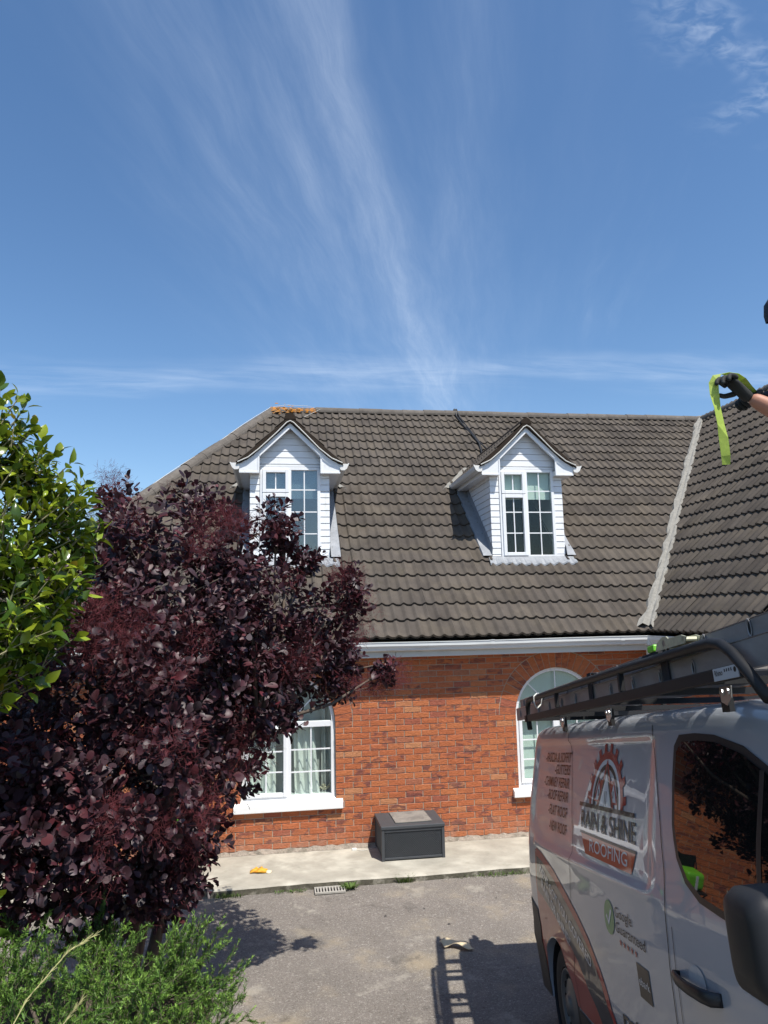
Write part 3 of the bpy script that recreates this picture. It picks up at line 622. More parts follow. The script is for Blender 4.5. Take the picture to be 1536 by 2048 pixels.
# ---- eaves: soffit, fascia, gutters
def eaves():
    FY = -0.225; xr = XE + 0.065
    MB().box((HX1 + .05, FY, 2.335), (xr, FY + 0.022, 2.52)).build('fascia', 'fascia', house, bevel=0.004)
    MB().box((HX1 + .05, FY + 0.023, 2.345), (xr + .2, 0.03, 2.357)).build('soffit', 'upvc', house)
    # gutter: deep moulded profile (y,z)
    prof = [(FY - 0.002, 2.528), (FY - 0.002, 2.425), (FY - 0.02, 2.412), (FY - 0.055, 2.412), (FY - 0.078, 2.424), (FY - 0.086, 2.452), (FY - 0.097, 2.468), (FY - 0.105, 2.480), (FY - 0.105, 2.520), (FY - 0.112, 2.522), (FY - 0.112, 2.532),
            (FY - 0.100, 2.532), (FY - 0.099, 2.482), (FY - 0.080, 2.456), (FY - 0.072, 2.430), (FY - 0.052, 2.420), (FY - 0.02, 2.420), (FY - 0.008, 2.430), (FY - 0.008, 2.528)]
    g = MB(); xs = list(np.arange(HX1 + .05, xr - 0.11, 0.6)) + [xr - 0.105]
    for i in range(len(xs) - 1):
        sag0, sag1 = 0.004 * math.sin(xs[i] * 1.9), 0.004 * math.sin(xs[i + 1] * 1.9); n = len(prof)
        vs = [(xs[i], p[0], p[1] + sag0) for p in prof] + [(xs[i + 1], p[0], p[1] + sag1) for p in prof]
        g.add(vs, [(k, (k + 1) % n, n + (k + 1) % n, n + k) for k in range(n)])
    o = g.build('gutter', 'gutter', house, smooth=False)
    for xj in (0.95, 2.75, 4.55):
        b = MB(); n = len(prof); pp = [(p[0] - (0.003 if p[0] < FY - .01 else 0), p[1] - (0.003 if p[1] < 2.50 else -0.002)) for p in prof[:11]] + [(p[0], p[1]) for p in prof[11:]]
        b.add([(xj - .03, p[0], p[1]) for p in pp] + [(xj + .03, p[0], p[1]) for p in pp], [(k, (k + 1) % n, n + (k + 1) % n, n + k) for k in range(n)]); b.build('gutter_bracket', 'gutter', house)
    # wing side (runs towards the viewer)
    FX = xr
    MB().box((FX, YG + 0.1, 2.335), (FX + 0.022, FY - 0.002, 2.52)).build('fascia', 'fascia', house, bevel=0.004)
    MB().box((FX + 0.023, YG + 0.1, 2.345), (XE + 0.29, -0.0, 2.357)).build('soffit', 'upvc', house)
    g = MB(); n = len(prof); pr = [(FX - (FY - p[0]) , p[1]) for p in prof]
    ys = [FY - 0.11, YG + 0.05]
    g.add([(p[0], ys[0], p[1]) for p in pr] + [(p[0], ys[1], p[1]) for p in pr], [(k, (k + 1) % n, n + (k + 1) % n, n + k) for k in range(n)]); g.build('gutter', 'gutter', house)
    # corner piece closing the angle
    MB().box((FX - 0.118, FY - 0.118, 2.40), (FX - 0.001, FY - 0.001, 2.525)).build('gutter_corner', 'gutter', house, bevel=0.01)
    # white flood sensor under the corner
    s = MB(); s.box((FX - 0.055, -0.20, 2.255), (FX + 0.01, -0.14, 2.333)); s.box((FX - 0.08, -0.25, 2.25), (FX - 0.03, -0.20, 2.30)); tag(s.build('sensor_light', 'plug_white', bevel=0.01), 'small white sensor under the gutter corner', 'sensor')
eaves()

# ---- roof
DX = [0.168, 3.772]; DY = 0.955; DW = 0.577
DRZ, DTP = 5.80, 0.94                          # dormer ridge height and slope
def roof():
    # underlay planes (with gaps under the two dormers) keep the attic dark
    mb = MB(); dz = -0.035
    def R(x, y): return (x, y, zroof(y) + dz)
    def hipx(y): return HX1 + (HX0 - HX1) * (y - EY) / (RY - EY)
    def valx(y): return XE + (XR - XE) * (y - EY) / (RY - EY)
    xs = [DX[0] - DW + .03, DX[0] + DW - .03, DX[1] - DW + .03, DX[1] + DW - .03]; ya, yb = DY + 0.02, 3.3
    def strip(y0, y1, xa0, xa1, xb0, xb1): mb.add([R(xa0, y0), R(xb0, y0), R(xb1, y1), R(xa1, y1)], [(0, 1, 2, 3)])
    strip(EY + .03, ya, hipx(EY + .03), hipx(ya), valx(EY + .03), valx(ya)); strip(yb, RY, hipx(yb), hipx(RY), valx(yb), valx(RY))
    strip(ya, yb, hipx(ya), hipx(yb), xs[0], xs[0]) ; strip(ya, yb, xs[1], xs[1], xs[2], xs[2]); strip(ya, yb, xs[3], xs[3], valx(ya), valx(yb))
    Wn = lambda x, y: (x, y, zwing(x) + dz)
    mb.add([Wn(XE + .03, EY), Wn(XR, RY), Wn(XR, YG), Wn(XE + .03, YG)], [(0, 1, 2, 3)])
    mb.add([(XR, RY, RZ + dz), (2 * XR - XE, EY, EZ + dz), (2 * XR - XE, YG, EZ + dz), (XR, YG, RZ + dz)], [(0, 1, 2, 3)])
    mb.add([(2 * XR - XE, EY, EZ + dz), (XR, RY, RZ + dz), (2 * XR - XE, 9.74, EZ + dz)], [(0, 1, 2)])
    mb.add([(HX0, RY, RZ + dz), (XR, RY, RZ + dz), (2 * XR - XE, 9.74, EZ + dz), (HX1, 9.74, EZ + dz)], [(0, 1, 2, 3)])
    mb.add([(HX1, EY, EZ + dz), (HX0, RY, RZ + dz), (HX1, 9.74, EZ + dz)], [(0, 1, 2)])
    rf = mb.build('roof', 'underlay', house, fix=False)
    # ---- interlocking roll tiles
    W_, G_, LEN, STEP = 0.296, 0.3175, 0.395, 0.036
    def prof(t):
        t = t % 1.0                        # steep on one side, easing into the pan on the other
        if t < 0.22: return 0.034 * (0.5 - 0.5 * math.cos(math.pi * t / 0.22))
        if t < 0.66: return 0.034 * (0.5 + 0.5 * math.cos(math.pi * (t - 0.22) / 0.44))
        return -0.003 * math.sin(math.pi * (t - 0.66) / 0.34)
    def tile_geo(nx=16, jit=0.0):
        V = []; F = []
        xs = [-W_ / 2 - 0.004 + (W_ + 0.008) * i / nx for i in range(nx + 1)]; ph = [prof(2 * i / nx + 0.30) for i in range(nx + 1)]
        for yy, lift in ((0.0, STEP), (0.006, STEP + 0.003), (LEN, 0.0)):
            V += [(xs[i], yy, ph[i] + lift + (random.uniform(-jit, jit) if yy < 0.01 else 0)) for i in range(nx + 1)]
        V += [(xs[i], 0.002, ph[i] * 0.9 + STEP - 0.032) for i in range(nx + 1)]
        V += [(xs[i], 0.16, ph[i] * 0.9 - 0.004) for i in range(nx + 1)]
        n = nx + 1
        for a, b in ((0, 1), (1, 2), (3, 0), (4, 3)): F += [(a * n + i, a * n + i + 1, b * n + i + 1, b * n + i) for i in range(nx)]
        F += [(0, n, 3 * n), (n - 1, 3 * n + n - 1, n + n - 1)]
        return V, F
    def frame_main(x, s): y = EY + s * math.cos(PIT); return Vector((x, y, zroof(y))), Matrix(((1, 0, 0), (0, math.cos(PIT), -math.sin(PIT)), (0, math.sin(PIT), math.cos(PIT))))
    def frame_wing(t, s):      # columns along -y, slope rising +x
        x = XE + s * math.cos(PW); return Vector((x, t, zwing(x))), Matrix(((0, math.cos(PW), -math.sin(PW)), (-1, 0, 0), (0, math.sin(PW), math.cos(PW))))
    RL = (RY - EY) / math.cos(PIT); RLW = (XR - XE) / math.cos(PW)
    def inD(x, y, mrg):
        for d in DX:
            if abs(x - d) < DW - mrg and y > DY + mrg - 0.12 and y < 2.25: return True
        return False
    tiles = []
    nC = int(RL / G_) + 1
    for k in range(nC):
        s = k * G_
        if s > RL - 0.10: break
        ym = EY + (s + G_ * .5) * math.cos(PIT); st = 0.148 * (k % 2) * 0
        j0 = math.floor((HX1 - 1) / W_); j1 = math.ceil((valx(ym + .3) + 0.15) / W_)
        for j in range(j0, j1 + 1):
            x = j * W_ + 0.05
            if x < hipx(ym) - 0.35 or x > valx(ym) + 0.30: continue
            if inD(x, ym, 0.10): continue
            tiles.append(('m', x, s, x - W_ / 2 < hipx(ym + .25) + 0.02))
    nW = int(RLW / G_) + 1
    for k in range(nW):
        s = k * G_
        if s > RLW - 0.08: break
        xm = XE + (s + G_ * .5) * math.cos(PW); yv = EY + (xm - XE) / (XR - XE) * (RY - EY)
        j = 0
        while True:
            t = YG + W_ / 2 + j * W_ - 0.02; j += 1
            if t > yv + 0.30: break
            tiles.append(('w', t, s, False))
    def place(tl):
        kind, a, s, c = tl
        P, R3 = (frame_main if kind == 'm' else frame_wing)(a + random.uniform(-.003, .003), s + random.uniform(-.006, .006))
        return P, R3 @ Euler((random.uniform(-.006, .006), random.uniform(-.008, .008), random.uniform(-.006, .006))).to_matrix()
    def score(tl):
        P, _ = place(tl); u, v, d = px(P); hid = 0
        if tl[3] or u < 0 or u > 1536: hid = 50
        if u < 700 and v > 1000 + (700 - u) * .1: hid = 50
        if tl[0] == 'w' and v > 1285 : hid = 50
        for q in DX:
            u0 = px((q, DY, 4.4))[0]
            if abs(u - u0) < 75 and 850 < v < 1110: hid = 50
        kk = 1.0 if tl[0] == 'm' else 1.1
        return d * kk + hid
    random.shuffle(tiles); tiles.sort(key=score)
    var = {}
    for kind, mt in (('m', 'tile'), ('w', 'tile')):
        var[kind] = []
        for q in range(5): V, F = tile_geo(14, 0.002); var[kind].append(MB().add(V, F).mesh('tile', mt, smooth=False, fix=False))
        for me in var[kind]:
            for p in me.polygons: p.use_smooth = p.index < 28
    for tl in tiles[:300]:
        P, R3 = place(tl); o = bpy.data.objects.new('tile', random.choice(var[tl[0]])); o.matrix_local = Matrix.Translation(P) @ R3.to_4x4(); link(o, rf)
    V, F = tile_geo(14, 0.0); V = np.array(V); rest = {'m': MB(), 'w': MB()}
    tri = []
    for f in F: tri.append(f)
    for tl in tiles[300:]:
        P, R3 = place(tl); A = V @ np.array(R3).T + np.array(P); b = rest[tl[0]]
        if tl[3]:                                # trim at the hip
            bm = bmesh.new(); bv = [bm.verts.new(p) for p in A]; [bm.faces.new([bv[i] for i in f]) for f in F]
            n = Vector((RY - EY, -(HX0 - HX1), 0)).normalized()   # plane through the hip line, vertical
            bmesh.ops.bisect_plane(bm, geom=bm.verts[:] + bm.edges[:] + bm.faces[:], plane_co=Vector((HX0, RY, RZ)), plane_no=n, clear_inner=True)
            bm.verts.index_update(); b.add([tuple(v.co) for v in bm.verts], [tuple(v.index for v in f.verts) for f in bm.faces], random.random()); bm.free()
        else: b.add([tuple(p) for p in A], F, random.random())
    for k, mt in (('m', 'tile'), ('w', 'tile')):
        o = rest[k].build('tile_courses', mt, rf, smooth=False, fix=False); tag(o, kind='stuff')
    # far slopes, never seen from the drive: plain courses
    bk = MB()
    for k in range(20):
        for (A, B, nrm) in (((HX1, 9.74), (2 * XR - XE, 9.74), -1),):
            y0 = 9.74 - k * G_ * math.cos(PIT); y1 = y0 - LEN * math.cos(PIT); z0 = EZ + (9.74 - y0) * TP + 0.03; z1 = EZ + (9.74 - y1) * TP
            if z1 > RZ + .05: break
            xa = HX1 + (HX0 - HX1) * (9.74 - y0) / 5.02; xb = 2 * XR - XE - (XR - XE) * (9.74 - y0) / 5.02
            bk.add([(xa, y0, z0), (xb, y0, z0), (xb, y1, z1), (xa, y1, z1)], [(0, 1, 2, 3)], random.random())
    tag(bk.build('rear_tile_courses', 'tile', rf, fix=False), kind='stuff')
    # ---- ridge, hip and wing ridge caps
    def caps(A, B, name, m, r=0.115, seg=0.45, lift=0.0):
        A, B = Vector(A), Vector(B); L_ = (B - A).length; d = (B - A).normalized(); n = max(1, round(L_ / seg)); side = d.cross(Vector((0, 0, 1))).normalized(); up = side.cross(d)
        for i in range(n):
            a = A + d * (L_ * i / n - 0.015); b = A + d * (L_ * (i + 1) / n + 0.015); q = MB(); K = 10; vs = []
            jit = random.uniform(-.008, .008)
            for e, P, rr in ((0, a, r + 0.006), (1, b, r)):
                for rad in (rr, rr - 0.02):
                    for k in range(K + 1):
                        t = math.pi * (-0.06 + 1.12 * k / K); vs.append(P + side * (rad * math.cos(t)) + up * (rad * 0.92 * math.sin(t) + lift + jit))
            n1 = K + 1
            fs = [(k, k + 1, 2 * n1 + k + 1, 2 * n1 + k) for k in range(K)] + [(n1 + k + 1, n1 + k, 3 * n1 + k, 3 * n1 + k + 1) for k in range(K)]
            fs += [(k + 1, k, n1 + k, n1 + k + 1) for k in range(K)] + [(2 * n1 + k, 2 * n1 + k + 1, 3 * n1 + k + 1, 3 * n1 + k) for k in range(K)]
            fs += [(0, 2 * n1, 3 * n1, n1), (K, n1 + K, 3 * n1 + K, 2 * n1 + K)]
            mm = m if not callable(m) else m(i, n)
            q.add(vs, fs).build(name, mm, rf, smooth=False)
    caps((HX0 - .02, RY, RZ - 0.02), (XR, RY, RZ - 0.02), 'ridge_tile', lambda i, n: 'ridge_lichen' if i in (0, 1) else 'ridge')
    caps((HX1, EY, EZ - 0.01), (HX0, RY, RZ - 0.03), 'hip_tile', 'ridge', r=0.12)
    caps((XR, RY, RZ - 0.02), (XR, YG, RZ - 0.02), 'ridge_tile', 'ridge')
    # lichen crusts and loose mortar where hip and ridge meet
    lm = MB()
    for k in range(26):
        a = random.uniform(0, 1.7) ** 1.5; x = HX0 + 0.25 * a + random.uniform(-.1, .1); t = random.uniform(-0.20, 0.03); y = RY + t; z = zroof(y) + 0.05 + max(0, 0.08 + t * 0.5)
        r = random.uniform(0.015, 0.05); lm.lathe([(0.001, r * 0.12), (r * .7, r * .10), (r, 0)], (x, y - 0.03, z), (0, -0.5, 0.8), 7)
    mat('lichen', (0.27, 0.125, 0.03), 0.95, var=0.3, vscale=30)
    tag(lm.build('lichen', 'lichen', rf), kind='stuff')
    # ---- cement valley
    A, B = Vector((XE, EY, EZ)), Vector((XR, RY, RZ)); n = 46; vs = []; fs = []
    dm = Vector((-1, 0, 0)); dw = Vector((0, -1, 0))
    for i in range(n + 1):
        P = A + (B - A) * (i / n); wl = 0.075 + 0.055 * random.random() + (0.06 if i < 2 else 0); wr = 0.06 + 0.045 * random.random(); up = Vector((0, 0, 0.112))
        mid = P + Vector((-0.02, -0.02, 0.075 + random.uniform(-.01, .012)))
        vs += [P + dm * (wl + .05) + Vector((0, 0, 0.0)), P + dm * wl + up * (0.8 + random.uniform(-.15, .15)), P + dm * wl * .5 + up * (1.05 + random.uniform(-.12, .12)), mid + Vector((0, 0, 0.02)), P + dw * wr * .5 + up * (0.95 + random.uniform(-.12, .12)), P + dw * wr + up * (0.62 + random.uniform(-.1, .1)), P + dw * (wr + .02) + Vector((0, 0, -0.01))]
    for i in range(n):
        for k in range(6): fs.append((i * 7 + k, i * 7 + k + 1, (i + 1) * 7 + k + 1, (i + 1) * 7 + k))
    MB().add(vs, fs).build('valley_mortar', 'cement', rf, smooth=False)
    # wing verge: dark board and white barge
    vb = MB(); vb.prism([(XE - 0.02, EZ - 0.12), (XE - 0.02, EZ + 0.0), (XR, RZ), (XR, RZ - 0.12)], 'y', YG + 0.0, YG + 0.12); vb.build('verge', 'verge', rf)
    vb = MB(); vb.prism([(XE + 0.04, EZ - 0.30), (XE + 0.04, EZ - 0.08), (XR, RZ - 0.12), (XR, RZ - 0.34)], 'y', YG + 0.02, YG + 0.045); vb.build('bargeboard', 'upvc', rf)
    return rf
ROOF = roof()

# ---- dormers
def dormer(xc, mirror_glass, lname):
    T = lambda x: x            # local x about xc
    d = MB()
    # cheeks and front wall behind the boards
    for sx in (-1, 1):
        x = sx * (DW - 0.012); d.add([(x, DY, 3.55), (x, DY, 5.02), (x, 2.52, 5.02)], [(0, 1, 2)])
    yb = DY + 0.012
    d.add([(-DW + .012, yb, 3.6), (-0.433, yb, 3.6), (-0.433, yb, 5.06), (-DW + .012, yb, 5.06)], [(0, 1, 2, 3)])
    d.add([(DW - .012, yb, 3.6), (0.433, yb, 3.6), (0.433, yb, 5.06), (DW - .012, yb, 5.06)], [(0, 1, 2, 3)])
    d.add([(-0.70, yb, 5.055), (0.70, yb, 5.055), (0, yb, 5.72)], [(0, 1, 2)])
    o = d.build('dormer', 'siding', house, fix=False); o.location = (xc, 0, 0)
    pitch = 0.0955
    # siding boards either side of the window
    z = 4.985
    while z > 3.72:
        z0 = max(z - pitch, 3.715)
        for sx in (-1, 1):
            a, b = sorted((sx * 0.440, sx * DW)); q = MB(); q.prism([(DY + .01, z0 + .004), (DY - 0.010, z0 + .002), (DY - 0.012, z0 + .006), (DY - 0.006, z - .003), (DY + .01, z - .002)], 'x', a, b); q.build('siding_board', 'siding', o)
        z -= pitch
    # gable boards
    z = 5.105
    q = MB(); q.box((-0.46, DY - 0.02, 5.058), (0.46, DY + .011, 5.088)); q.build('head_trim', 'upvc', o, bevel=0.003)
    while z < 5.62:
        z1 = z + pitch; w0 = (5.66 - z) / DTP; w1 = max(0.02, (5.66 - z1) / DTP)
        q = MB(); a = -0.006; vs = [(-w0, DY + a - .005, z + .002), (w0, DY + a - .005, z + .002), (w1, DY + a + .001, z1 - .003), (-w1, DY + a + .001, z1 - .003), (-w0, DY + .011, z + .001), (w0, DY + .011, z + .001), (w1, DY + .011, z1 - .002), (-w1, DY + .011, z1 - .002)]
        q.add(vs, [(0, 1, 2, 3), (4, 5, 1, 0), (5, 6, 2, 1), (6, 7, 3, 2), (7, 4, 0, 3)]); q.build('siding_board', 'siding', o); z = z1
    # cheek boards
    z = 4.985
    while z > 3.78:
        z0 = z - pitch; yv = lambda h: EY + (h - EZ - 0.04) / TP
        for sx in (-1, 1):
            x = sx * DW; q = MB(); vs = [(x + sx * .006, DY - 0.002, z0 + .003), (x - sx * .001, DY - 0.002, z - .002), (x - sx * .001, yv(z), z - .002), (x + sx * .006, max(yv(z0), DY + .01), z0 + .003), (x - sx * .01, DY - 0.002, z0 + .003), (x - sx * .01, max(yv(z0), DY + .01), z0 + .003)]
            q.add(vs, [(0, 1, 2, 3), (4, 0, 3, 5)]); q.build('cheek_board', 'siding', o)
        z -= pitch
    # window
    x0, x1, z0, z1 = -0.433, 0.443, 3.690, 5.055; fy0, fy1 = DY - 0.022, DY + 0.05
    f = MB(); t = 0.045; ring_frame(f, x0, x1, z0, z1, t, fy0, fy1); f.box((-0.032, fy0, z0 + t), (0.018, fy1, z1 - t)); f.box((x0 + t, fy0 + .002, 4.650), (-0.032, fy1, 4.686)); f.build('window_frame', 'upvc', o, bevel=0.004)
    for (a, b, c, e) in ((x0 + t - .012, -0.016, 4.674, z1 - t + .014), (x0 + t - .012, -0.016, z0 + t - .012, 4.662)):
        s = MB(); ring_frame(s, a, b, c, e, 0.052, fy0 - 0.018, fy1 - .02); s.build('casement', 'upvc', o, bevel=0.006)
    panes = [(x0 + t + .04, -0.068, 4.726, z1 - t - .038, [], 1), (x0 + t + .04, -0.068, z0 + t + .04, 4.61, [4.392, 4.07], 1), (0.018, x1 - t, z0 + t, z1 - t, [4.719, 4.392, 4.07], 1)]
    for (a, b, c, e, hs, v) in panes:
        MB().box((a, DY + 0.006, c), (b, DY + 0.012, e)).build('pane', 'pane_mirror' if mirror_glass else 'pane_clear', o)
        for h in hs: MB().box((a, DY - 0.004, h - .008), (b, DY + .005, h + .008)).build('glazing_bar', 'upvc', o)
        m = (a + b) / 2; MB().box((m - .008, DY - 0.0045, c), (m + .008, DY + .0045, e)).build('glazing_bar', 'upvc', o)
    # barge boards with boxed ends
    by0, by1 = DY - 0.13, DY - 0.105; sp = DTP
    for sx in (-1, 1):
        pl = [(0, 5.612), (sx * 0.440, 5.612 - 0.440 * 0.965), (sx * 0.440, 4.945), (sx * 0.728, 4.945), (sx * 0.728, 5.085), (sx * 0.62, 5.135), (sx * 0.53, 5.20), (sx * 0.43, 5.30), (0, 5.715)]
        MB().prism(pl, 'y', by0, by1).build('bargeboard', 'upvc', o)
        # raised moulding along the lower edge
        A, B = Vector((0, 5.612)), Vector((sx * 0.440, 5.612 - 0.440 * 0.965))
        MB().prism([(A.x, A.y), (B.x, B.y), (B.x, B.y + .028), (A.x, A.y + .028)], 'y', by0 - 0.010, by0 - 0.001).build('barge_moulding', 'upvc', o)
        MB().box((min(sx * .440, sx * .462), by0 - .009, 4.945), (max(sx * .440, sx * .462), by0 - .001, 5.185)).build('barge_moulding', 'upvc', o)
        MB().box((min(sx * .463, sx * .728), by0 - .007, 4.945), (max(sx * .463, sx * .728), by0 - .001, 4.965)).build('barge_moulding', 'upvc', o)
        # eaves box running back along the cheek
        MB().prism([(by1 + .001, 4.947), (2.50, 4.947), (2.50, 5.06), (by1 + .001, 5.06)], 'x', min(sx * .580, sx * .727), max(sx * .580, sx * .727)).build('soffit', 'upvc', o)
        MB().box((min(sx * .442, sx * .579), by1 + .001, 4.947), (max(sx * .442, sx * .579), DY - .013, 5.02)).build('soffit', 'upvc', o)
        # gutter along the eaves
        a = 0.730; gp = [(a, 5.082), (a, 5.010), (a + .018, 4.996), (a + .060, 4.996), (a + .092, 5.020), (a + .104, 5.050), (a + .108, 5.082), (a + .100, 5.082), (a + .096, 5.05), (a + .085, 5.027), (a + .058, 5.006), (a + .02, 5.006), (a + .008, 5.016), (a + .008, 5.082)]
        gp = [(sx * p[0], p[1]) for p in gp]; MB().prism(gp, 'y', by0 - .01, 2.62).build('gutter', 'gutter', o)
        ep = [(sx * p[0], p[1]) for p in [(a - .004, 5.086), (a - .004, 5.006), (a + .018, 4.990), (a + .064, 4.990), (a + .098, 5.018), (a + .112, 5.05), (a + .130, 5.088), (a + .128, 5.10), (a + .106, 5.086)]]
        MB().prism(ep, 'y', by0 - .022, by0 - .011).build('gutter_end', 'dirty_white', o)
        # roof slope: dark slab with its verge, then rolled tiles
        zt = lambda x: DRZ - abs(x) * DTP
        sl = MB(); yf = by0 - 0.035
        sec = [(0, DRZ - .005), (sx * .76, zt(.76) + .012), (sx * .775, zt(.775) - .012), (sx * .70, zt(.70) - 0.05), (sx * .58, zt(.58) - .088), (sx * .45, zt(.45) - .10), (0, DRZ - 0.105)]
        back = 3.5; sl.prism(sec, 'y', yf, back); sl.build('roof_slope', 'verge', o)
        tm = MB(); pw = 0.146; ny = int((3.3 - yf) / (pw / 7))
        for k in range(3):
            xa, xb = 0.775 - k * 0.275, 0.775 - (k + 1) * 0.275 - 0.03; xb = max(xb, 0.0); base = len(tm.v); vs = []
            for i in range(ny + 1):
                y = yf + 0.03 + i * pw / 7; t = (i / 7.0) % 1.0; h = 0.030 * math.sin(math.pi * t / .46) ** 2 if t < .46 else 0
                vs += [(sx * xa, y, zt(xa) + h + .034), (sx * xb, y, zt(xb) + h + .006), (sx * xa, y, zt(xa) + h * .9 + .010)]
            tm.add(vs, [(i * 3, i * 3 + 1, (i + 1) * 3 + 1, (i + 1) * 3) for i in range(ny)] + [(i * 3 + 2, i * 3, (i + 1) * 3, (i + 1) * 3 + 2) for i in range(ny)])
        tag(tm.build('slope_tiles', 'tile', o, fix=False), kind='stuff')
        # lead up the side, lapping on to the tiles
        lf = MB(); n = 14; vs = []
        for i in range(n + 1):
            y = DY - 0.05 + (2.45 - DY) * i / n; zz = zroof(y) + 0.088; x = sx * (DW + .004); vs += [(x, y, zz + .13), (x + sx * .012, y, zz + .005), (x + sx * .15, y, zz + .008 * math.sin(i * 2.1) + .004), (x + sx * .165, y, zz - .06)]
        lf.add(vs, [(i * 4 + k, i * 4 + k + 1, (i + 1) * 4 + k + 1, (i + 1) * 4 + k) for i in range(n) for k in range(3)]); lf.build('side_flashing', 'lead', o, smooth=False)
        cm = MB(); vs = []
        for i in range(11):
            d_ = 0.90 - 0.05 * i; y = EY + (DRZ - EZ - DTP * d_) / TP; zz = zroof(y) + 0.05; x = sx * d_; w_ = .07 + random.uniform(-.02, .025)
            vs += [(x + sx * w_, y - .02, zz - .02), (x + sx * w_ * .6, y + .01, zz + .03), (x, y + .02, zz + .035), (x - sx * .04, y, zz + .02)]
        cm.add(vs, [(i * 4 + k, i * 4 + k + 1, (i + 1) * 4 + k + 1, (i + 1) * 4 + k) for i in range(10) for k in range(3)]); cm.build('mortar_patch', 'cement', o)
    q = MB(); K = 8; vs = []
    for yy in (by0 - .04, 0.9, 3.5):
        for k in range(K + 1): t = math.pi * k / K; vs.append((0.085 * math.cos(t), yy, DRZ - 0.055 + 0.095 * math.sin(t)))
    q.add(vs, [(j * (K + 1) + k, j * (K + 1) + k + 1, (j + 1) * (K + 1) + k + 1, (j + 1) * (K + 1) + k) for j in range(2) for k in range(K)] + [tuple(range(K + 1))]); q.build('ridge_cap', 'verge', o)
    # lead apron dressed over the tiles below the window
    n = 40; vs = []
    for i in range(n + 1):
        s = i / n; x = -0.66 + 1.37 * s; w = 0.030 * math.sin(math.pi * ((x + xc + 0.05) / 0.148 % 1.0)) ** 2
        yl = 0.80 + 0.012 * math.sin(9 * s) - 0.01 * random.random(); vs += [(x * (0.90 if abs(x) < .6 else .92), DY - 0.025, 3.715), (x * .98, DY - .045, zroof(DY - .045) + .055 + w * .3), (x * 1.0, yl, zroof(yl) + 0.045 + w), (x * 1.0, yl - .002, zroof(yl) + 0.02 + w)]
    MB().add(vs, [(i * 4 + k, i * 4 + k + 1, (i + 1) * 4 + k + 1, (i + 1) * 4 + k) for i in range(n) for k in range(3)]).build('lead_apron', 'lead', o, smooth=False)
    b = MB().box((xc - .38, DY + .07, 4.60), (xc + .40, DY + .075, 5.02)).build('roller_blind', 'blind')
    tag(b, lname, 'blind')
    # thin white cable clipped along the verge
    pts = [(xc - .75, by0 - .045, 5.095), (xc - .60, by0 - .05, 5.165), (xc - .45, by0 - .05, 5.29), (xc - .2, by0 - .05, 5.53), (xc - .05, by0 - .05, 5.69), (xc, by0 - .05, 5.715), (xc + .05, by0 - .05, 5.69), (xc + .22, by0 - .05, 5.52), (xc + .42, by0 - .052, 5.31), (xc + .60, by0 - .05, 5.165), (xc + .76, by0 - .045, 5.095)]
    cb = MB().tube(pts, 0.008, 6).build('cable', 'cable_white')
    return o, cb
d1, c1 = dormer(DX[0], True, 'blind half drawn in the left dormer window')
tag(c1, 'thin white cable clipped round the left dormer gable', 'cable'); d1['label'] = 'left dormer, partly hidden by the purple shrub'
d2, c2 = dormer(DX[1], False, 'blind half drawn in the right dormer window')
tag(c2, 'thin white cable clipped round the right dormer gable', 'cable'); d2['label'] = 'right dormer, fully in view'
# white cable lying along hip and ridge; black cables coming over the ridge
def hipP(t, up=0.13): return (HX1 + (HX0 - HX1) * t, EY + (RY - EY) * t, EZ + (RZ - EZ) * t + up)
tag(MB().tube([hipP(t, 0.115 + 0.012 * math.sin(t * 23)) for t in np.linspace(.45, .99, 24)] + [(HX0 + .25, RY - .03, RZ + .125), (HX0 + .7, RY - .05, RZ + .11), (HX0 + .95, RY - .12, RZ + .02), (HX0 + .62, RY - .3, zroof(RY - .3) + .07)], 0.004, 6).build('cable', 'cable_white'), 'thin white cable lying along the left hip of the roof', 'cable')
def onroof(x, y, h=0.07): return (x, y, zroof(y) + h)
tag(MB().tube([(3.66, RY + .1, RZ + .10), (3.66, RY - .02, RZ + .12), onroof(3.66, 4.55), onroof(3.71, 4.25), onroof(3.80, 3.95), onroof(3.86, 3.65), onroof(3.78, 3.1), onroof(3.62, 2.75), onroof(3.36, 2.55)], 0.018, 7).build('cable', 'cable_black'), 'thick black cable hanging over the ridge down to the right dormer', 'cable')
tag(MB().tube([(3.70, RY + .1, RZ + .10), (3.70, RY - .02, RZ + .12), onroof(3.72, 4.5), onroof(3.80, 4.1), onroof(3.87, 3.7), onroof(3.96, 3.5), onroof(4.10, 3.42)], 0.016, 7).build('cable', 'cable_black'), 'second black cable over the ridge, bending right towards the dormer', 'cable')
tag(MB().tube([(5.02, -.36, 2.53), (5.06, -.35, 2.44), (5.07, -.36, 2.36), (5.05, -.24, 2.28), (5.08, -.10, 2.31)], 0.006, 6).build('cable', 'cable_black'), 'thin black cable looped at the gutter corner by the valley', 'cable')
def onwing(x, y, h=0.105): return (x, y, zwing(x) + h)
tag(MB().tube([onwing(8.6, 2.1), onwing(8.0, 1.75), onwing(7.2, 1.25), onwing(6.6, 0.8), onwing(6.1, 0.55), onwing(5.6, 0.25), onwing(5.1, -.15)], 0.0014, 5).build('cable', 'ridge'), 'hair-thin wire lying down the wing roof beside the valley', 'cable')

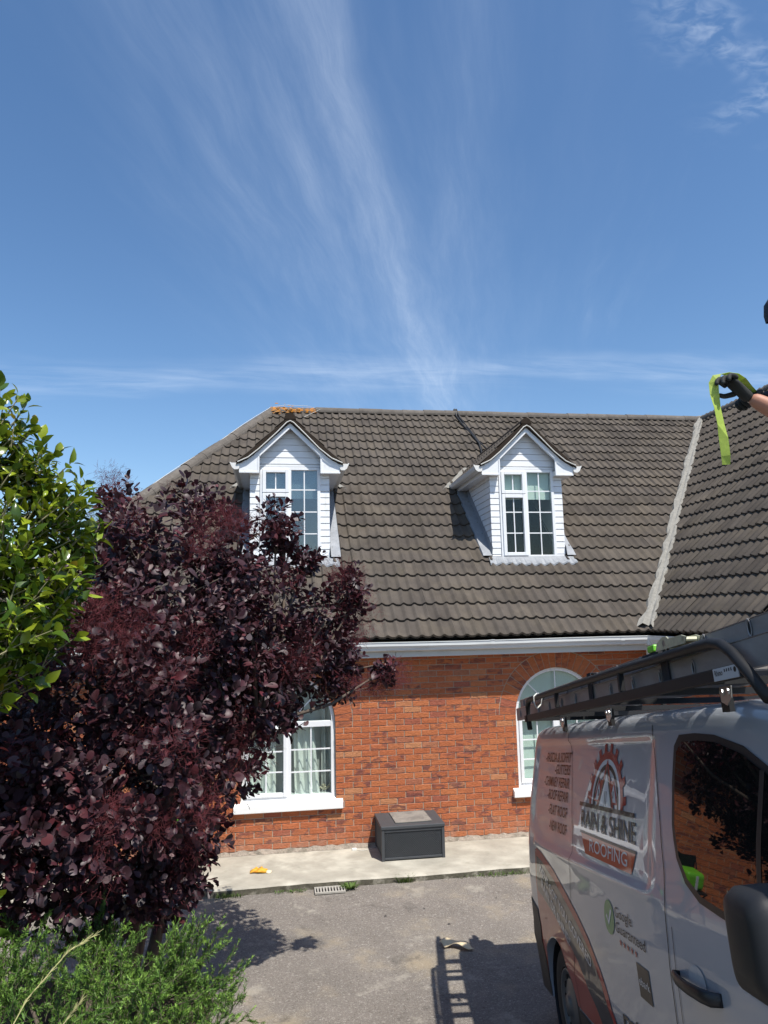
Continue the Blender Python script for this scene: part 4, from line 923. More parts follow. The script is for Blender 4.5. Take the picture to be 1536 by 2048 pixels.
# ------------------------------------------------------------------ things by the wall
def storage_box():
    o = empty('storage_box', (1.592, -0.31, 0)); tag(o, 'dark grey rattan-look storage box against the brick wall', 'storage box')
    w, d, h = 0.382, 0.297, 0.35
    b = MB()
    for sx in (-1, 1):
        for sy in (-1, 1): b.box((sx * w - .02 * (sx > 0) - (0 if sx > 0 else 0), sy * d - (.0 if sy < 0 else .035), 0.0), (sx * w + (.02 if sx < 0 else 0), sy * d + (.035 if sy < 0 else 0), h)) if False else b.box((min(sx * w, sx * (w - .035)), min(sy * d, sy * (d - .035)), 0), (max(sx * w, sx * (w - .035)), max(sy * d, sy * (d - .035)), h))
    b.box((-w + .036, -d + .004, .012), (w - .036, -d + .03, .035)); b.box((-w + .036, -d + .004, h - .03), (w - .036, -d + .03, h)); b.build('frame', 'box_plastic', o, bevel=0.003)
    # woven panels: small raised strands
    def panel(w_, h_, name):
        q = MB(); nx, nz = int(w_ / 0.022), int(h_ / 0.0125)
        q.add([(-w_ / 2, .006, 0), (w_ / 2, .006, 0), (w_ / 2, .006, h_), (-w_ / 2, .006, h_)], [(0, 1, 2, 3)])
        for j in range(nz):
            z0 = j * h_ / nz; z1 = z0 + h_ / nz * .86
            for i in range(nx):
                a = -w_ / 2 + i * w_ / nx + (0.5 * w_ / nx if j % 2 else 0); b_ = a + w_ / nx * .92
                if b_ > w_ / 2: continue
                m_ = (a + b_) / 2; q.add([(a, .005, z0), (m_, -.002, z0), (b_, .005, z0), (a, .005, z1), (m_, -.002, z1), (b_, .005, z1)], [(0, 1, 4, 3), (1, 2, 5, 4)])
        return q.mesh(name, 'box_plastic', fix=False)
    p = bpy.data.objects.new('front_panel', panel(2 * (w - .036), h - .068, 'front_panel')); p.location = (0, -d + .012, .036); link(p, o)
    sm = panel(2 * (d - .036), h - .034, 'side_panel')
    for sx, rz in ((-1, -math.pi / 2), (1, math.pi / 2)):
        p = bpy.data.objects.new('side_panel', sm); p.location = (sx * (w - .010), 0, .030); p.rotation_euler = (0, 0, rz); link(p, o)
    MB().box((-w + .03, d - .02, .02), (w - .03, d - .008, h)).build('back_panel', 'box_plastic', o)
    l = MB().box((-w - .006, -d - .008, h + .002), (w + .006, d, h + .043)); l.build('lid', 'box_plastic', o, bevel=0.008)
    s = empty('slab', (1.600, -0.295, h + .045)); s.rotation_euler = (0, 0, math.radians(1.5))
    bpy.data.objects.remove(s)
    q = MB().box((-0.225, -.225, 0), (0.225, .235, 0.012)).build('paving_slab', 'slab_top', bevel=0.003); q.location = (1.615, -0.285, h + .0445); q.rotation_euler = (0, 0, math.radians(1.0))
    tag(q, 'thin brown-grey slab lying on the storage box lid', 'slab')
storage_box()

def drain():
    o = empty('drain_grate', (0.555, -1.175, -0.071)); tag(o, 'pale slotted drain grate in the drive beside the path edge', 'drain')
    MB().box((-.16, -.075, .001), (.16, .075, .006)).build('pit', 'dark_hole', o)
    f = MB(); f.box((-.165, -.085, 0), (.165, -.065, .022)); f.box((-.165, .065, 0), (.165, .085, .022)); f.box((-.165, -.065, 0), (-.150, .065, .022)); f.box((.150, -.065, 0), (.165, .065, .022)); f.build('rim', 'grate', o, bevel=0.003)
    for k in range(9):
        x = -.128 + k * .032; MB().box((x - .008, -.0645, .006), (x + .008, .0645, .021)).build('slat', 'grate', o)
drain()
def crumple(name, pts_fn, nx, ny, m, thick=0.0):
    V = [pts_fn(i / nx, j / ny) for j in range(ny + 1) for i in range(nx + 1)]; F = [(j * (nx + 1) + i, j * (nx + 1) + i + 1, (j + 1) * (nx + 1) + i + 1, (j + 1) * (nx + 1) + i) for j in range(ny) for i in range(nx)]
    return MB().add(V, F).build(name, m, smooth=True, fix=False)
def glove():
    # a dropped work glove: palm with a bulge, four limp fingers, a thumb and a pale knitted cuff
    o = empty('work_glove', (-0.18, -0.66, 0.0)); o.rotation_euler = (0, 0, math.radians(-14)); tag(o, 'crumpled yellow work glove lying on the concrete path', 'glove')
    b = MB(); n = 12; rows = [(-.06, .050, .022), (-.03, .055, .034), (0.0, .052, .042), (.03, .048, .034), (.055, .040, .022)]
    rr = []
    for (x, hw, h) in rows: rr.append([(x + .006 * math.sin(3 * k), hw * math.cos(2 * math.pi * k / n), .004 + h * (0.5 + 0.5 * math.sin(2 * math.pi * k / n)) + .006 * math.sin(5 * k + 40 * x)) for k in range(n)])
    vs = [p for r in rr for p in r]; fs = [(i * n + k, i * n + (k + 1) % n, (i + 1) * n + (k + 1) % n, (i + 1) * n + k) for i in range(len(rr) - 1) for k in range(n)] + [tuple(range(n)), tuple(len(vs) - n + k for k in range(n))]
    b.add(vs, fs)
    for k, (y, l, a) in enumerate(((-.034, .075, -.25), (-.012, .085, -.05), (.012, .08, .1), (.034, .06, .35))):
        b.tube([(-.05, y, .018), (-.05 - l * .5, y + l * .5 * a, .026 + .006 * (k % 2)), (-.05 - l, y + l * a * 1.3, .012)], [.014, .013, .008], 8)
    b.tube([(-.01, .045, .02), (-.03, .085, .024), (-.055, .10, .012)], [.015, .013, .008], 8); b.build('glove_body', 'yellow_cloth', o, smooth=True)
    c = MB(); c.tube([(.052, 0, .016), (.075, -.004, .014), (.105, -.012, .009)], [.026, .028, .030], 10); q = c.build('cuff', 'cream_cloth', o, smooth=True); q.scale = (1, 1.4, .55)
glove()
def card():
    z = zdrive(-2.66)
    f = lambda s, t: (1.44 + .25 * s + .02 * t, -2.63 - .10 * t - .09 * s + .02 * math.sin(6 * s), z + .012 + .030 * max(0, math.sin(3.1 * s)) * (1 - .5 * t) + .012 * math.sin(9 * s + 4 * t) + .01)
    o = crumple('card_scrap', f, 14, 4, 'card'); md = o.modifiers.new('thick', 'SOLIDIFY'); md.thickness = 0.003
    tag(o, 'torn scrap of beige cardboard on the drive by the ladder shadow', 'cardboard')
card()
pl = MB(); pl.box((-.028, -.018, 0), (.028, .018, .022)); pl.box((-.015, -.019, .006), (.012, -.0182, .014)); o = pl.build('plug', 'plug_white', bevel=0.003); o.location = (0.935, -0.115, 0.001); tag(o, 'small white plug lying on the path left of the storage box', 'plug')
tag(MB().tube([(0.963, -.115, .008), (1.0, -.15, .005), (1.05, -.16, .005), (1.11, -.13, .005), (1.16, -.09, .006), (1.215, -.05, .01)], 0.003, 5).build('plug_cable', 'cable_white'), 'thin white cable running from the plug behind the storage box', 'cable')

for (x, y, r, l) in ((1.05, -1.95, .4, 'dark leaf scrap on the drive below the storage box, left of another'), (1.46, -1.85, 1.2, 'dark leaf scrap on the drive straight below the storage box'), (2.25, -1.72, 2.2, 'dark leaf scrap on the drive nearest the rear of the van'), (1.62, -2.25, .2, 'dark leaf scrap on the drive just above the torn cardboard')):
    q = MB().add([(-.022, 0, .004), (0, -.008, .008), (.024, .002, .003), (.002, .009, .010)], [(0, 1, 3), (1, 2, 3)]).build('leaf_scrap', 'near_black', smooth=True); q.location = (x, y, zdrive(y) + .006); q.rotation_euler = (0, .1, r)
    tag(q, l, 'leaf', 'dark leaf scraps on the drive')
def folding_chair():
    o = empty('folding_chair', (-1.16, -0.42, 0.0)); o.rotation_euler = (0, 0, math.radians(-20)); tag(o, 'black folding chair standing against the wall behind the purple shrub', 'chair')
    for sx in (-1, 1):
        MB().tube([(sx * .21, -.20, .012), (sx * .21, .0, .40), (sx * .21, .17, .80)], 0.011, 7).build('leg', 'rack_black', o); MB().tube([(sx * .19, .20, .012), (sx * .19, -.18, .43)], 0.011, 7).build('leg', 'rack_black', o)
    MB().box((-.20, -.20, .415), (.20, .18, .44)).build('seat', 'rack_black', o, bevel=.01); MB().box((-.205, .13, .60), (.205, .155, .80)).build('backrest', 'rack_black', o, bevel=.01)
    b = empty('tool_bag', (-1.16, -0.43, 0.441)); b.rotation_euler = (0, 0, math.radians(-20)); tag(b, 'bright green plastic bag on the folding chair', 'bag')
    f = MB().box((-.17, -.14, 0), (.17, .13, .20)).build('bag_body', 'green_plastic', b, bevel=0.05, seg=4); MB().box((-.03, -.146, .01), (.02, -.142, .17)).build('stripe', 'v_white', b)
folding_chair()

# ------------------------------------------------------------------ van (local: x forward, y inwards from near side, z up)
def van():
    fw = Vector((-0.119, -0.976, 0.183)).normalized(); upv = Vector((0.022, 0.182, 0.983)); sv = Vector((0.993, -0.121, 0)); upv = (upv - fw * upv.dot(fw)).normalized(); sv = upv.cross(fw)
    O = Vector((1.837, -4.236, -0.036))
    root = empty('van'); root.matrix_world = Matrix(((fw.x, sv.x, upv.x, O.x), (fw.y, sv.y, upv.y, O.y), (fw.z, sv.z, upv.z, O.z), (0, 0, 0, 1)))
    tag(root, 'silver-grey roofing company panel van parked facing up the drive', 'van')
    WID = 1.95
    HP = [0, .30, .60, 1.0, 1.2, 1.5, 1.85, 1.95, 2.0, 2.03, 2.05, 2.064, 2.07]; WP = [.06, .04, .01, 0, .01, .05, .12, .140, .158, .183, .225, .32, .45]
    def sm(a, b, x): return sstep(a, b, x)
    def recess(u, h):
        # pressed panel in the upper side with a soft step round it
        a = sm(-.08, -.04, u) * (1 - sm(2.14, 2.19, u)); lo = 1.275 if u > .35 else 1.275 + .10 * (.35 - u) ** 2 * 8
        b = sm(lo - .035, lo + .012, h) * (1 - sm(1.905, 1.94, h)); return .016 * a * b
    def crease(u, h): return -0.010 * math.exp(-((h - 1.25) / .035) ** 2) * sm(0, .1, u) * (1 - sm(2.2, 2.32, u)) - 0.006 * math.exp(-((h - .62) / .05) ** 2)
    def plan(u): return .0305 * max(0, u - .3) ** 2 / 2
    UO = [-.4, 0, .4, .81, 1.157, 1.326, 1.63, 1.962, 2.086, 2.232, 2.5, 2.735, 3.32, 3.8]; UN = [-.4, 0, .4, .79, 1.121, 1.277, 1.56, 1.856, 1.968, 2.088, 2.336, 2.55, 3.10, 3.52]
    def mu(u): return float(np.interp(u, UO, UN))
    def mh(u, h): return h - float(np.interp(u, [0, 1, 2, 2.3, 2.7], [0, 0, .022, .035, .06])) * min(1, max(0, (1.9 - h) / .9))
    def roofz(u): return float(np.interp(u, [-.30, -.28, -.25, -.20, -.05, 2.3, 2.8, 3.05, 3.25, 3.45, 4.05, 4.25, 4.5, 4.62], [1.95, 2.0, 2.03, 2.055, 2.072, 2.08, 2.065, 2.035, 1.98, 1.87, 1.27, 1.14, 1.02, .86]))
    def wside(u, h):
        top = roofz(u); hh = h if top > 1.98 else h          # keep side plane, cap by roof line
        return float(np.interp(h, HP, WP)) + recess(u, h) + crease(u, h) + plan(u)
    def endin(u):                                             # plan rounding at both ends
        r = 0.0
        if u < -.13: r = .17 - math.sqrt(max(0, .17 ** 2 - (-.13 - u) ** 2))
        if u > 3.7: r = 0.24 * ((u - 3.7) / .92) ** 2.2
        return r
    us = [-.298, -.29, -.275, -.25, -.22, -.19, -.15, -.10, -.05, 0.0, .03, .06, .10, .14] + list(np.arange(.18, 4.56, .045)) + [4.58, 4.61, 4.62]
    hs = [.28] + list(np.arange(.31, 1.22, .05)) + list(np.arange(1.225, 1.30, .0125)) + list(np.arange(1.33, 1.90, .05)) + [1.90, 1.915, 1.93, 1.945, 1.965, 1.985, 2.0, 2.015, 2.03, 2.042, 2.05, 2.058, 2.064, 2.07]
    V = []; nS = None
    for u in us:
        top = roofz(u); e = endin(u); row = []
        for h in hs:
            k = h
            # compress the upper section under the local roof line
            if top < 2.07:
                k = h if h < top - .15 else (top - .15) + (h - (top - .15)) / (2.07 - (top - .15)) * .15
                if h >= top - .15: w = float(np.interp(1.92 + (k - (top - .15)), HP, WP)) - float(np.interp(1.92, HP, WP)) + float(np.interp(top - .15, HP, WP)) + recess(u, k) + crease(u, k) + plan(u)
                else: w = wside(u, h)
            else: w = wside(u, h)
            row.append((u, w + e, k))
        for f_ in (0.62, .80, .975): row.append((u, f_ * 1.0 if False else .46 + (WID / 2 - .46) * (f_ - .46) / .515 if f_ > .46 else f_, top + .010 * math.sin((f_) * 1.6)))
        row = row + [(p[0], WID - p[1], p[2]) for p in reversed(row)]
        V += row; nS = len(row)
    F = []
    for i in range(len(us) - 1):
        for k in range(nS - 1): F.append((i * nS + k, i * nS + k + 1, (i + 1) * nS + k + 1, (i + 1) * nS + k))
        F.append((i * nS + nS - 1, i * nS, (i + 1) * nS, (i + 1) * nS + nS - 1))
    F += [tuple(range(nS)), tuple((len(us) - 1) * nS + k for k in range(nS))]
    body = MB().add(V, F).build('body', 'van_paint', root)
    # wheel arches
    WC = [(.485, .335), (3.58, .335)]
    cut = MB()
    for (u, h) in WC:
        for y0, y1 in ((-.3, .34), (WID - .34, WID + .3)):
            n = 40; P = [(u + .372 * math.cos(2 * math.pi * k / n), h + .372 * math.sin(2 * math.pi * k / n)) for k in range(n)]
            cut.prism(P, 'y', y0, y1)
    cu = cut.build('cutter', 'seam'); cu.matrix_world = root.matrix_world
    md = body.modifiers.new('arch', 'BOOLEAN'); md.object = cu; md.operation = 'DIFFERENCE'; md.solver = 'EXACT'
    bpy.context.view_layer.update(); dg = bpy.context.evaluated_depsgraph_get()
    me = bpy.data.meshes.new_from_object(body.evaluated_get(dg)); body.modifiers.clear(); body.data = me; me.materials.clear(); me.materials.append(MATS['van_paint'])
    bpy.data.objects.remove(cu)
    me.shade_smooth()
    try: me.set_sharp_from_angle(angle=math.radians(38))
    except Exception: pass
    for (u, h) in WC:                                         # liners
        for y0, y1 in ((.05, .335), (WID - .335, WID - .05)): MB().lathe([(.366, 0), (.366, y1 - y0)], (u, y0, h), (0, 1, 0), 30).build('wheel_arch', 'trim_black', root)
        for side in (0, 1):
            c_y = .06 if side == 0 else WID - .06; sg = 1 if side == 0 else -1
            wh = empty('w'); bpy.data.objects.remove(wh)
            t = MB().lathe([(.205, .0), (.235, -.006), (.295, -.004), (.322, .012), (.332, .04), (.332, .17), (.320, .20), (.29, .21), (.20, .205)], (u, c_y, h), (0, sg, 0), 40).build('wheel', 'tyre', root, smooth=True)
            r = MB().lathe([(.205, .015), (.196, -.002), (.186, .004), (.176, .035), (.14, .018), (.085, .006), (.06, .0), (.055, -.012), (.0, -.014)], (u, c_y, h), (0, sg, 0), 40).build('rim', 'rim', t, smooth=True)
            for k in range(12):
                a = 2 * math.pi * k / 12; q = MB(); cx, cz = u + .158 * math.cos(a), h + .158 * math.sin(a); ta = Vector((-math.sin(a), math.cos(a))); ra = Vector((math.cos(a), math.sin(a)))
                pl = [(cx + ta.x * .024 * math.cos(b) + ra.x * .013 * math.sin(b), cz + ta.y * .024 * math.cos(b) + ra.y * .013 * math.sin(b)) for b in np.linspace(0, 2 * math.pi, 9)[:-1]]
                q.prism(pl, 'y', c_y + sg * .014, c_y + sg * .022).build('rim_slot', 'dark_hole', t)
    # ---- flat pieces that follow the side
    def patch(polys, m, off=.0025, name='decal', parent=root, cutu=False):
        """polys: list of (u,h) outlines laid on the side surface"""
        bm = bmesh.new()
        for pl in polys:
            try:
                tr = tessellate_polygon([[Vector((p[0], p[1], 0)) for p in pl]]); vs = [bm.verts.new((p[0], 0, p[1])) for p in pl]
                for t in tr:
                    try: bm.faces.new([vs[i] for i in t])
                    except ValueError: pass
            except Exception: pass
        return _lay(bm, m, off, name, parent)
    def _lay(bm, m, off, name, parent):
        for v in bm.verts: v.co = Vector((mu(v.co.x), 0, mh(v.co.x, v.co.z)))
        hmin = min(v.co.z for v in bm.verts); hmax = max(v.co.z for v in bm.verts); umin = min(v.co.x for v in bm.verts); umax = max(v.co.x for v in bm.verts)
        for h in [h for h in hs if hmin + .002 < h < hmax - .002]:
            bmesh.ops.bisect_plane(bm, geom=bm.verts[:] + bm.edges[:] + bm.faces[:], plane_co=(0, 0, h), plane_no=(0, 0, 1))
        for u in [u for u in us if umin + .002 < u < umax - .002]:
            bmesh.ops.bisect_plane(bm, geom=bm.verts[:] + bm.edges[:] + bm.faces[:], plane_co=(u, 0, 0), plane_no=(1, 0, 0))
        for v in bm.verts: v.co.y = wside(v.co.x, v.co.z) + endin(v.co.x) - off
        for f in bm.faces:
            f.normal_update()
            if f.normal.y > 0: f.normal_flip()
        me = bpy.data.meshes.new(name); bm.to_mesh(me); bm.free(); me.materials.append(MATS[m]); me.shade_smooth(); o = bpy.data.objects.new(name, me); return link(o, parent)
    def text(s, u, h, size, m, align='LEFT', sx=1.0, ang=0.0, shear=0.0, off=.0035, bold=0.0, name='lettering', width=None):
        cu = bpy.data.curves.new('t', 'FONT'); cu.body = s; cu.size = 1.0; cu.align_x = align; cu.shear = shear; cu.offset = bold; cu.resolution_u = 3; cu.fill_mode = 'FRONT'
        to = bpy.data.objects.new('t', cu); COL.objects.link(to); bpy.context.view_layer.update(); dg = bpy.context.evaluated_depsgraph_get(); me = bpy.data.meshes.new_from_object(to.evaluated_get(dg)); bpy.data.objects.remove(to)
        bm = bmesh.new(); bm.from_mesh(me); bpy.data.meshes.remove(me); sz = size / .69
        if width:
            xs = [v.co.x for v in bm.verts]; sx = width / ((max(xs) - min(xs)) * sz)
        ca, sa = math.cos(ang), math.sin(ang)
        for v in bm.verts:
            a, b = v.co.x * sz * sx, v.co.y * sz; v.co = Vector((u + a * ca - b * sa, 0, h + a * sa + b * ca))
        return _lay(bm, m, off, name, root)
    def stroke(pts, w):
        L_, R_ = [], []
        for i, p in enumerate(pts):
            a, b = Vector(pts[max(i - 1, 0)]), Vector(pts[min(i + 1, len(pts) - 1)]); t = (b - a).normalized(); n = Vector((-t.y, t.x)) * w / 2; L_.append((p[0] + n.x, p[1] + n.y)); R_.append((p[0] - n.x, p[1] - n.y))
        return [[L_[i], L_[i + 1], R_[i + 1], R_[i]] for i in range(len(pts) - 1)]
    # panel gaps
    patch(stroke([(.80, 1.985), (.90, 1.85), (1.0, 1.5), (1.04, 1.25), (1.0, .95), (.93, .62), (.90, .40)], .006), 'seam', .003, 'panel_gap')
    patch(stroke([(2.30, 1.985), (2.36, 1.85), (2.46, 1.55), (2.495, 1.39), (2.50, 1.1), (2.484, .84), (2.47, .42)], .006), 'seam', .003, 'door_gap')
    patch(stroke([(2.42, 1.0), (2.445, .84), (2.43, .42)] if False else [(2.555, 1.20), (2.558, 1.0), (2.545, .84), (2.53, .42)], .004), 'seam', .003, 'door_gap')
    # lower cladding and rear bumper corner
    patch([[(-.26, .28), (.12, .28), (.115, .56), (.085, .70), (.03, .80), (-.26, .86)]], 'trim_grey', .006, 'bumper')
    patch([[(.87, .28), (3.2, .28), (3.2, .42), (.87, .42)]], 'trim_grey', .006, 'sill_cladding')
    # rear lamp cluster
    patch([[(-.285, 1.02), (-.21, 1.02), (-.20, 1.30), (-.21, 1.66), (-.285, 1.68)]], 'v_dkred', .004, 'rear_lamp')
    # fuel flap outline at rear quarter
    patch(stroke([(.10, 1.19), (.34, 1.18), (.36, 1.16), (.36, .98)], .005), 'v_silver', .003, 'panel_gap')
    # ---- side window
    win = [(2.735, 1.40), (2.66, 1.47), (2.615, 1.58), (2.60, 1.74), (2.605, 1.86), (2.65, 1.902), (2.80, 1.905), (2.96, 1.895), (3.15, 1.855), (3.32, 1.79), (3.50, 1.70), (3.70, 1.56), (3.78, 1.47), (3.72, 1.40), (3.45, 1.32), (3.20, 1.32), (3.02, 1.335), (2.85, 1.355)]
    cx, cz = 3.1, 1.6
    out = [(cx + (p[0] - cx) * 1.045 + (.012 if p[0] > cx else -.012), cz + (p[1] - cz) * 1.10) for p in win]
    patch([out], 'trim_black', .004, 'window_surround'); patch([win], 'van_glass', .008, 'window')
    patch(stroke([(3.30, 1.80), (3.28, 1.6), (3.27, 1.32)], .03), 'trim_black', .010, 'window_divider')
    # windscreen
    MB().add([(3.42, .34, 1.952), (3.42, WID - .34, 1.952), (4.06, WID - .20, 1.285), (4.06, .20, 1.285)], [(0, 1, 2, 3)]).build('windscreen', 'van_glass', root)
    # door handle in its dished recess
    n = 24; dish = [(2.755 + .075 * math.cos(2 * math.pi * k / n), 1.055 + .058 * math.sin(2 * math.pi * k / n)) for k in range(n)]
    patch([dish], 'v_silver', .004, 'handle_dish')
    hb = MB(); rows = []
    for (u, y, r) in ((2.585, -.004, .012), (2.60, -.030, .020), (2.66, -.044, .023), (2.76, -.050, .024), (2.86, -.046, .026), (2.915, -.034, .027), (2.935, -.004, .024)): rows.append([(mu(u), plan(mu(u)) + y + .012 * math.cos(a), mh(u, 1.046) + r * math.sin(a)) for a in np.linspace(0, 2 * math.pi, 11)[:-1]])
    k_ = 10; hb.add([p for r in rows for p in r], [(i * k_ + k, i * k_ + (k + 1) % k_, (i + 1) * k_ + (k + 1) % k_, (i + 1) * k_ + k) for i in range(len(rows) - 1) for k in range(k_)] + [tuple(range(k_)), tuple((len(rows) - 1) * k_ + k for k in range(k_))])
    hb.build('door_handle', 'trim_black', root, smooth=True)
    # door mirror on its arm
    mm = MB(); rows = []
    for (y, s) in ((-.250, .55), (-.240, .82), (-.21, .97), (-.14, 1.0), (-.04, .98), (-.01, .90)):
        r = []
        for a in np.linspace(0, 2 * math.pi, 25)[:-1]:
            c_, s_ = math.cos(a), math.sin(a); e = 0.42; r.append((3.70 + .105 * s * math.copysign(abs(c_) ** e, c_) + .02 * (y + .2), y, 1.392 + .135 * s * math.copysign(abs(s_) ** e, s_)))
        rows.append(r)
    k_ = 24; mm.add([p for r in rows for p in r], [(i * k_ + k, i * k_ + (k + 1) % k_, (i + 1) * k_ + (k + 1) % k_, (i + 1) * k_ + k) for i in range(len(rows) - 1) for k in range(k_)] + [tuple(range(k_)), tuple((len(rows) - 1) * k_ + k for k in range(k_))])
    mo = mm.build('door_mirror', 'trim_grey', root, smooth=True)
    MB().tube([(3.70, -.02, 1.34), (3.70, .10, 1.32), (3.69, .24, 1.30)], .04, 10).build('mirror_arm', 'trim_grey', root, smooth=True)
    MB().prism([(-.22, 1.29), (-.04, 1.27), (-.03, 1.50), (-.21, 1.50)], 'x', 3.588, 3.592).build('mirror_glass', 'van_glass', mo)
    # ---- livery
    curve = [(.13, 1.215), (.31, 1.195), (.62, 1.13), (.935, 1.035), (1.13, .965), (1.30, .885), (1.46, .77), (1.56, .68), (1.62, .60), (1.68, .44)]
    def offc(c_, d): 
        o_ = []
        for i, p in enumerate(c_):
            a, b = Vector(c_[max(i - 1, 0)]), Vector(c_[min(i + 1, len(c_) - 1)]); t = (b - a).normalized(); o_.append((p[0] + t.y * d, p[1] - t.x * d))
        return o_
    def band(d0, d1):
        A, B = offc(curve, d0), offc(curve, d1); return [[A[i], A[i + 1], B[i + 1], B[i]] for i in range(len(curve) - 1)]
    arch = [(.485 + .378 * math.cos(a), .335 + .378 * math.sin(a)) for a in np.linspace(.25, math.pi - .15, 20)]
    inner = offc(curve, .285)
    patch([[(.075, 1.20), (.13, 1.20)] + [(p[0], p[1]) for p in offc(curve, .06)[:9]] + [(1.30, .43), (.86, .43)] + arch + [(.11, .56), (.06, .83)]], 'v_salmon', .002, 'livery')
    patch(band(.0, .055), 'v_red', .0032, 'livery'); patch(band(.055, .285), 'v_grey', .0034, 'livery')
    ang = math.atan2(-.235, .82)
    text("WE'VE GOT YOU COVERED", .20, 1.075, .056, 'v_white', ang=ang - .02, width=1.16, off=.0062, bold=.012)
    text("'RAIN OR SHINE!'", .235, .985, .056, 'v_white', ang=ang - .075, width=.70, off=.0062, bold=.012)
    # services list
    for s, w, h in (('-FASCIA & SOFFIT', .70, 1.800), ('-GUTTERS', .40, 1.722), ('-CHIMNEY REPAIR', .68, 1.640), ('-ROOF REPAIR', .55, 1.556), ('-FLAT ROOF', .50, 1.462), ('-NEW ROOF', .46, 1.362)):
        o = text(s, .88 - (1.8 - h) * .0, h, .062, 'v_dkred', align='RIGHT', width=w, shear=.15, bold=.010)
    # emblem: half cog over gables
    C_ = (1.63, 1.578); arcp = lambda r0, r1, a0, a1, n=24: [[(C_[0] + r * math.cos(a), C_[1] + r * 1.0 * math.sin(a)) for r, a in ((r0, b0), (r1, b0), (r1, b1), (r0, b1))] for b0, b1 in [(a0 + (a1 - a0) * i / n, a0 + (a1 - a0) * (i + 1) / n) for i in range(n)]]
    patch(arcp(.248, .288, .0, math.pi), 'v_red', .0034, 'emblem')
    teeth = []
    for k in range(10):
        a = math.pi * (k + .5) / 10; d = .075; teeth.append([(C_[0] + r * math.cos(b), C_[1] + r * math.sin(b)) for r, b in ((.284, a - d), (.332, a - d * .8), (.332, a + d * .8), (.284, a + d))])
    patch(teeth, 'v_red', .0034, 'emblem'); patch(arcp(.222, .248, 0, math.pi), 'v_white', .0034, 'emblem'); patch(arcp(.196, .222, 0, math.pi), 'v_black', .0034, 'emblem'); patch(arcp(.17, .196, .35, math.pi - .35), 'v_silver', .0034, 'emblem')
    def gable(x, top, hw, base, t, m, off):
        patch([[(x - hw, base), (x, top), (x, top - t * 1.9), (x - hw + t, base)], [(x + hw, base), (x + hw - t, base), (x, top - t * 1.9), (x, top)]], m, off, 'emblem')
    patch([[(1.49, 1.63), (1.53, 1.715), (1.73, 1.715), (1.77, 1.63)]], 'v_orange', .0034, 'emblem')
    for x in (1.505, 1.755):
        patch([[(x - .075, 1.60), (x, 1.73), (x + .075, 1.60)]], 'v_red', .0038, 'emblem'); patch([[(x - .05, 1.61), (x, 1.70), (x + .05, 1.61)]], 'v_white', .0042, 'emblem'); patch([[(x - .006, 1.63), (x - .006, 1.665), (x + .006, 1.665), (x + .006, 1.63)]], 'v_black', .0046, 'emblem')
    patch([[(1.63 - .145, 1.58), (1.63, 1.83), (1.63 + .145, 1.58)]], 'v_red', .0044, 'emblem'); patch([[(1.63 - .122, 1.58), (1.63, 1.79), (1.63 + .122, 1.58)]], 'v_grey', .0047, 'emblem'); patch([[(1.63 - .10, 1.58), (1.63, 1.752), (1.63 + .10, 1.58)]], 'v_white', .0050, 'emblem')
    for x in (1.618, 1.642): patch([[(x - .005, 1.585), (x - .005, 1.66), (x + .005, 1.66), (x + .005, 1.585)]], 'v_grey', .0053, 'emblem')
    patch([[(1.16, 1.560), (2.09, 1.560), (2.09, 1.582), (1.16, 1.582)]], 'v_text', .0056, 'emblem')
    text('RAIN & SHINE', 1.19, 1.446, .094, 'v_text', width=.91, bold=.012)
    patch([[(1.19, 1.428), (2.12, 1.418), (2.12, 1.405), (1.19, 1.415)]], 'v_text', .0040, 'banner'); patch([[(1.207, 1.415), (2.115, 1.405), (2.06, 1.312), (1.297, 1.312)]], 'v_orange', .0036, 'banner')
    text('ROOFING', 1.37, 1.335, .062, 'v_white', width=.62, off=.0046, bold=.006)
    # badges
    n = 28; patch([[(1.735 + .078 * math.cos(2 * math.pi * k / n), 1.073 + .078 * math.sin(2 * math.pi * k / n)) for k in range(n)]], 'v_green', .003, 'badge'); patch(stroke([(1.70, 1.078), (1.728, 1.045), (1.775, 1.112)], .020), 'v_white', .0045, 'badge')
    text('Google', 1.825, 1.093, .046, 'v_text', width=.24); text('Guaranteed', 1.825, 1.028, .046, 'v_text', width=.41)
    st = []
    for k in range(5):
        c_ = (1.885 + k * .052, .990); st.append([(c_[0] + (.020 if i % 2 == 0 else .008) * math.sin(math.pi * i / 5), c_[1] + (.020 if i % 2 == 0 else .008) * math.cos(math.pi * i / 5)) for i in range(10)])
    patch(st, 'v_red', .003, 'badge')
    patch([[(2.075, .815), (2.235, .815), (2.235, .955), (2.075, .955)]], 'v_black', .003, 'badge'); text('ebark', 2.086, .868, .034, 'v_white', width=.138, off=.0045)
    text('rgi', 1.77, .615, .070, 'v_black', width=.21, bold=.02)
    # ---- roof rack: two rails, hoops, posts, cross bars, feet
    rk = empty('roof_rack'); rk.matrix_world = root.matrix_world; tag(rk, 'black tubular roof rack fixed on top of the van', 'roof rack')
    for vy in (.0, WID):
        sg = 1 if vy < 1 else -1
        MB().box((.19, vy - .012, 2.085), (3.50, vy + .012, 2.132)).build('side_rail', 'rack_black', rk, bevel=.004)
        pts = [(.30, vy, 2.03), (.28, vy, 2.09), (.29, vy, 2.19), (.33, vy, 2.230), (.40, vy, 2.238), (1.2, vy, 2.236), (2.3, vy, 2.232), (3.20, vy, 2.224), (3.31, vy, 2.220), (3.38, vy, 2.205), (3.44, vy, 2.17), (3.53, vy, 2.09), (3.61, vy, 2.01)]
        MB().tube(pts, .019, 12).build('top_tube', 'rack_black', rk, smooth=True)
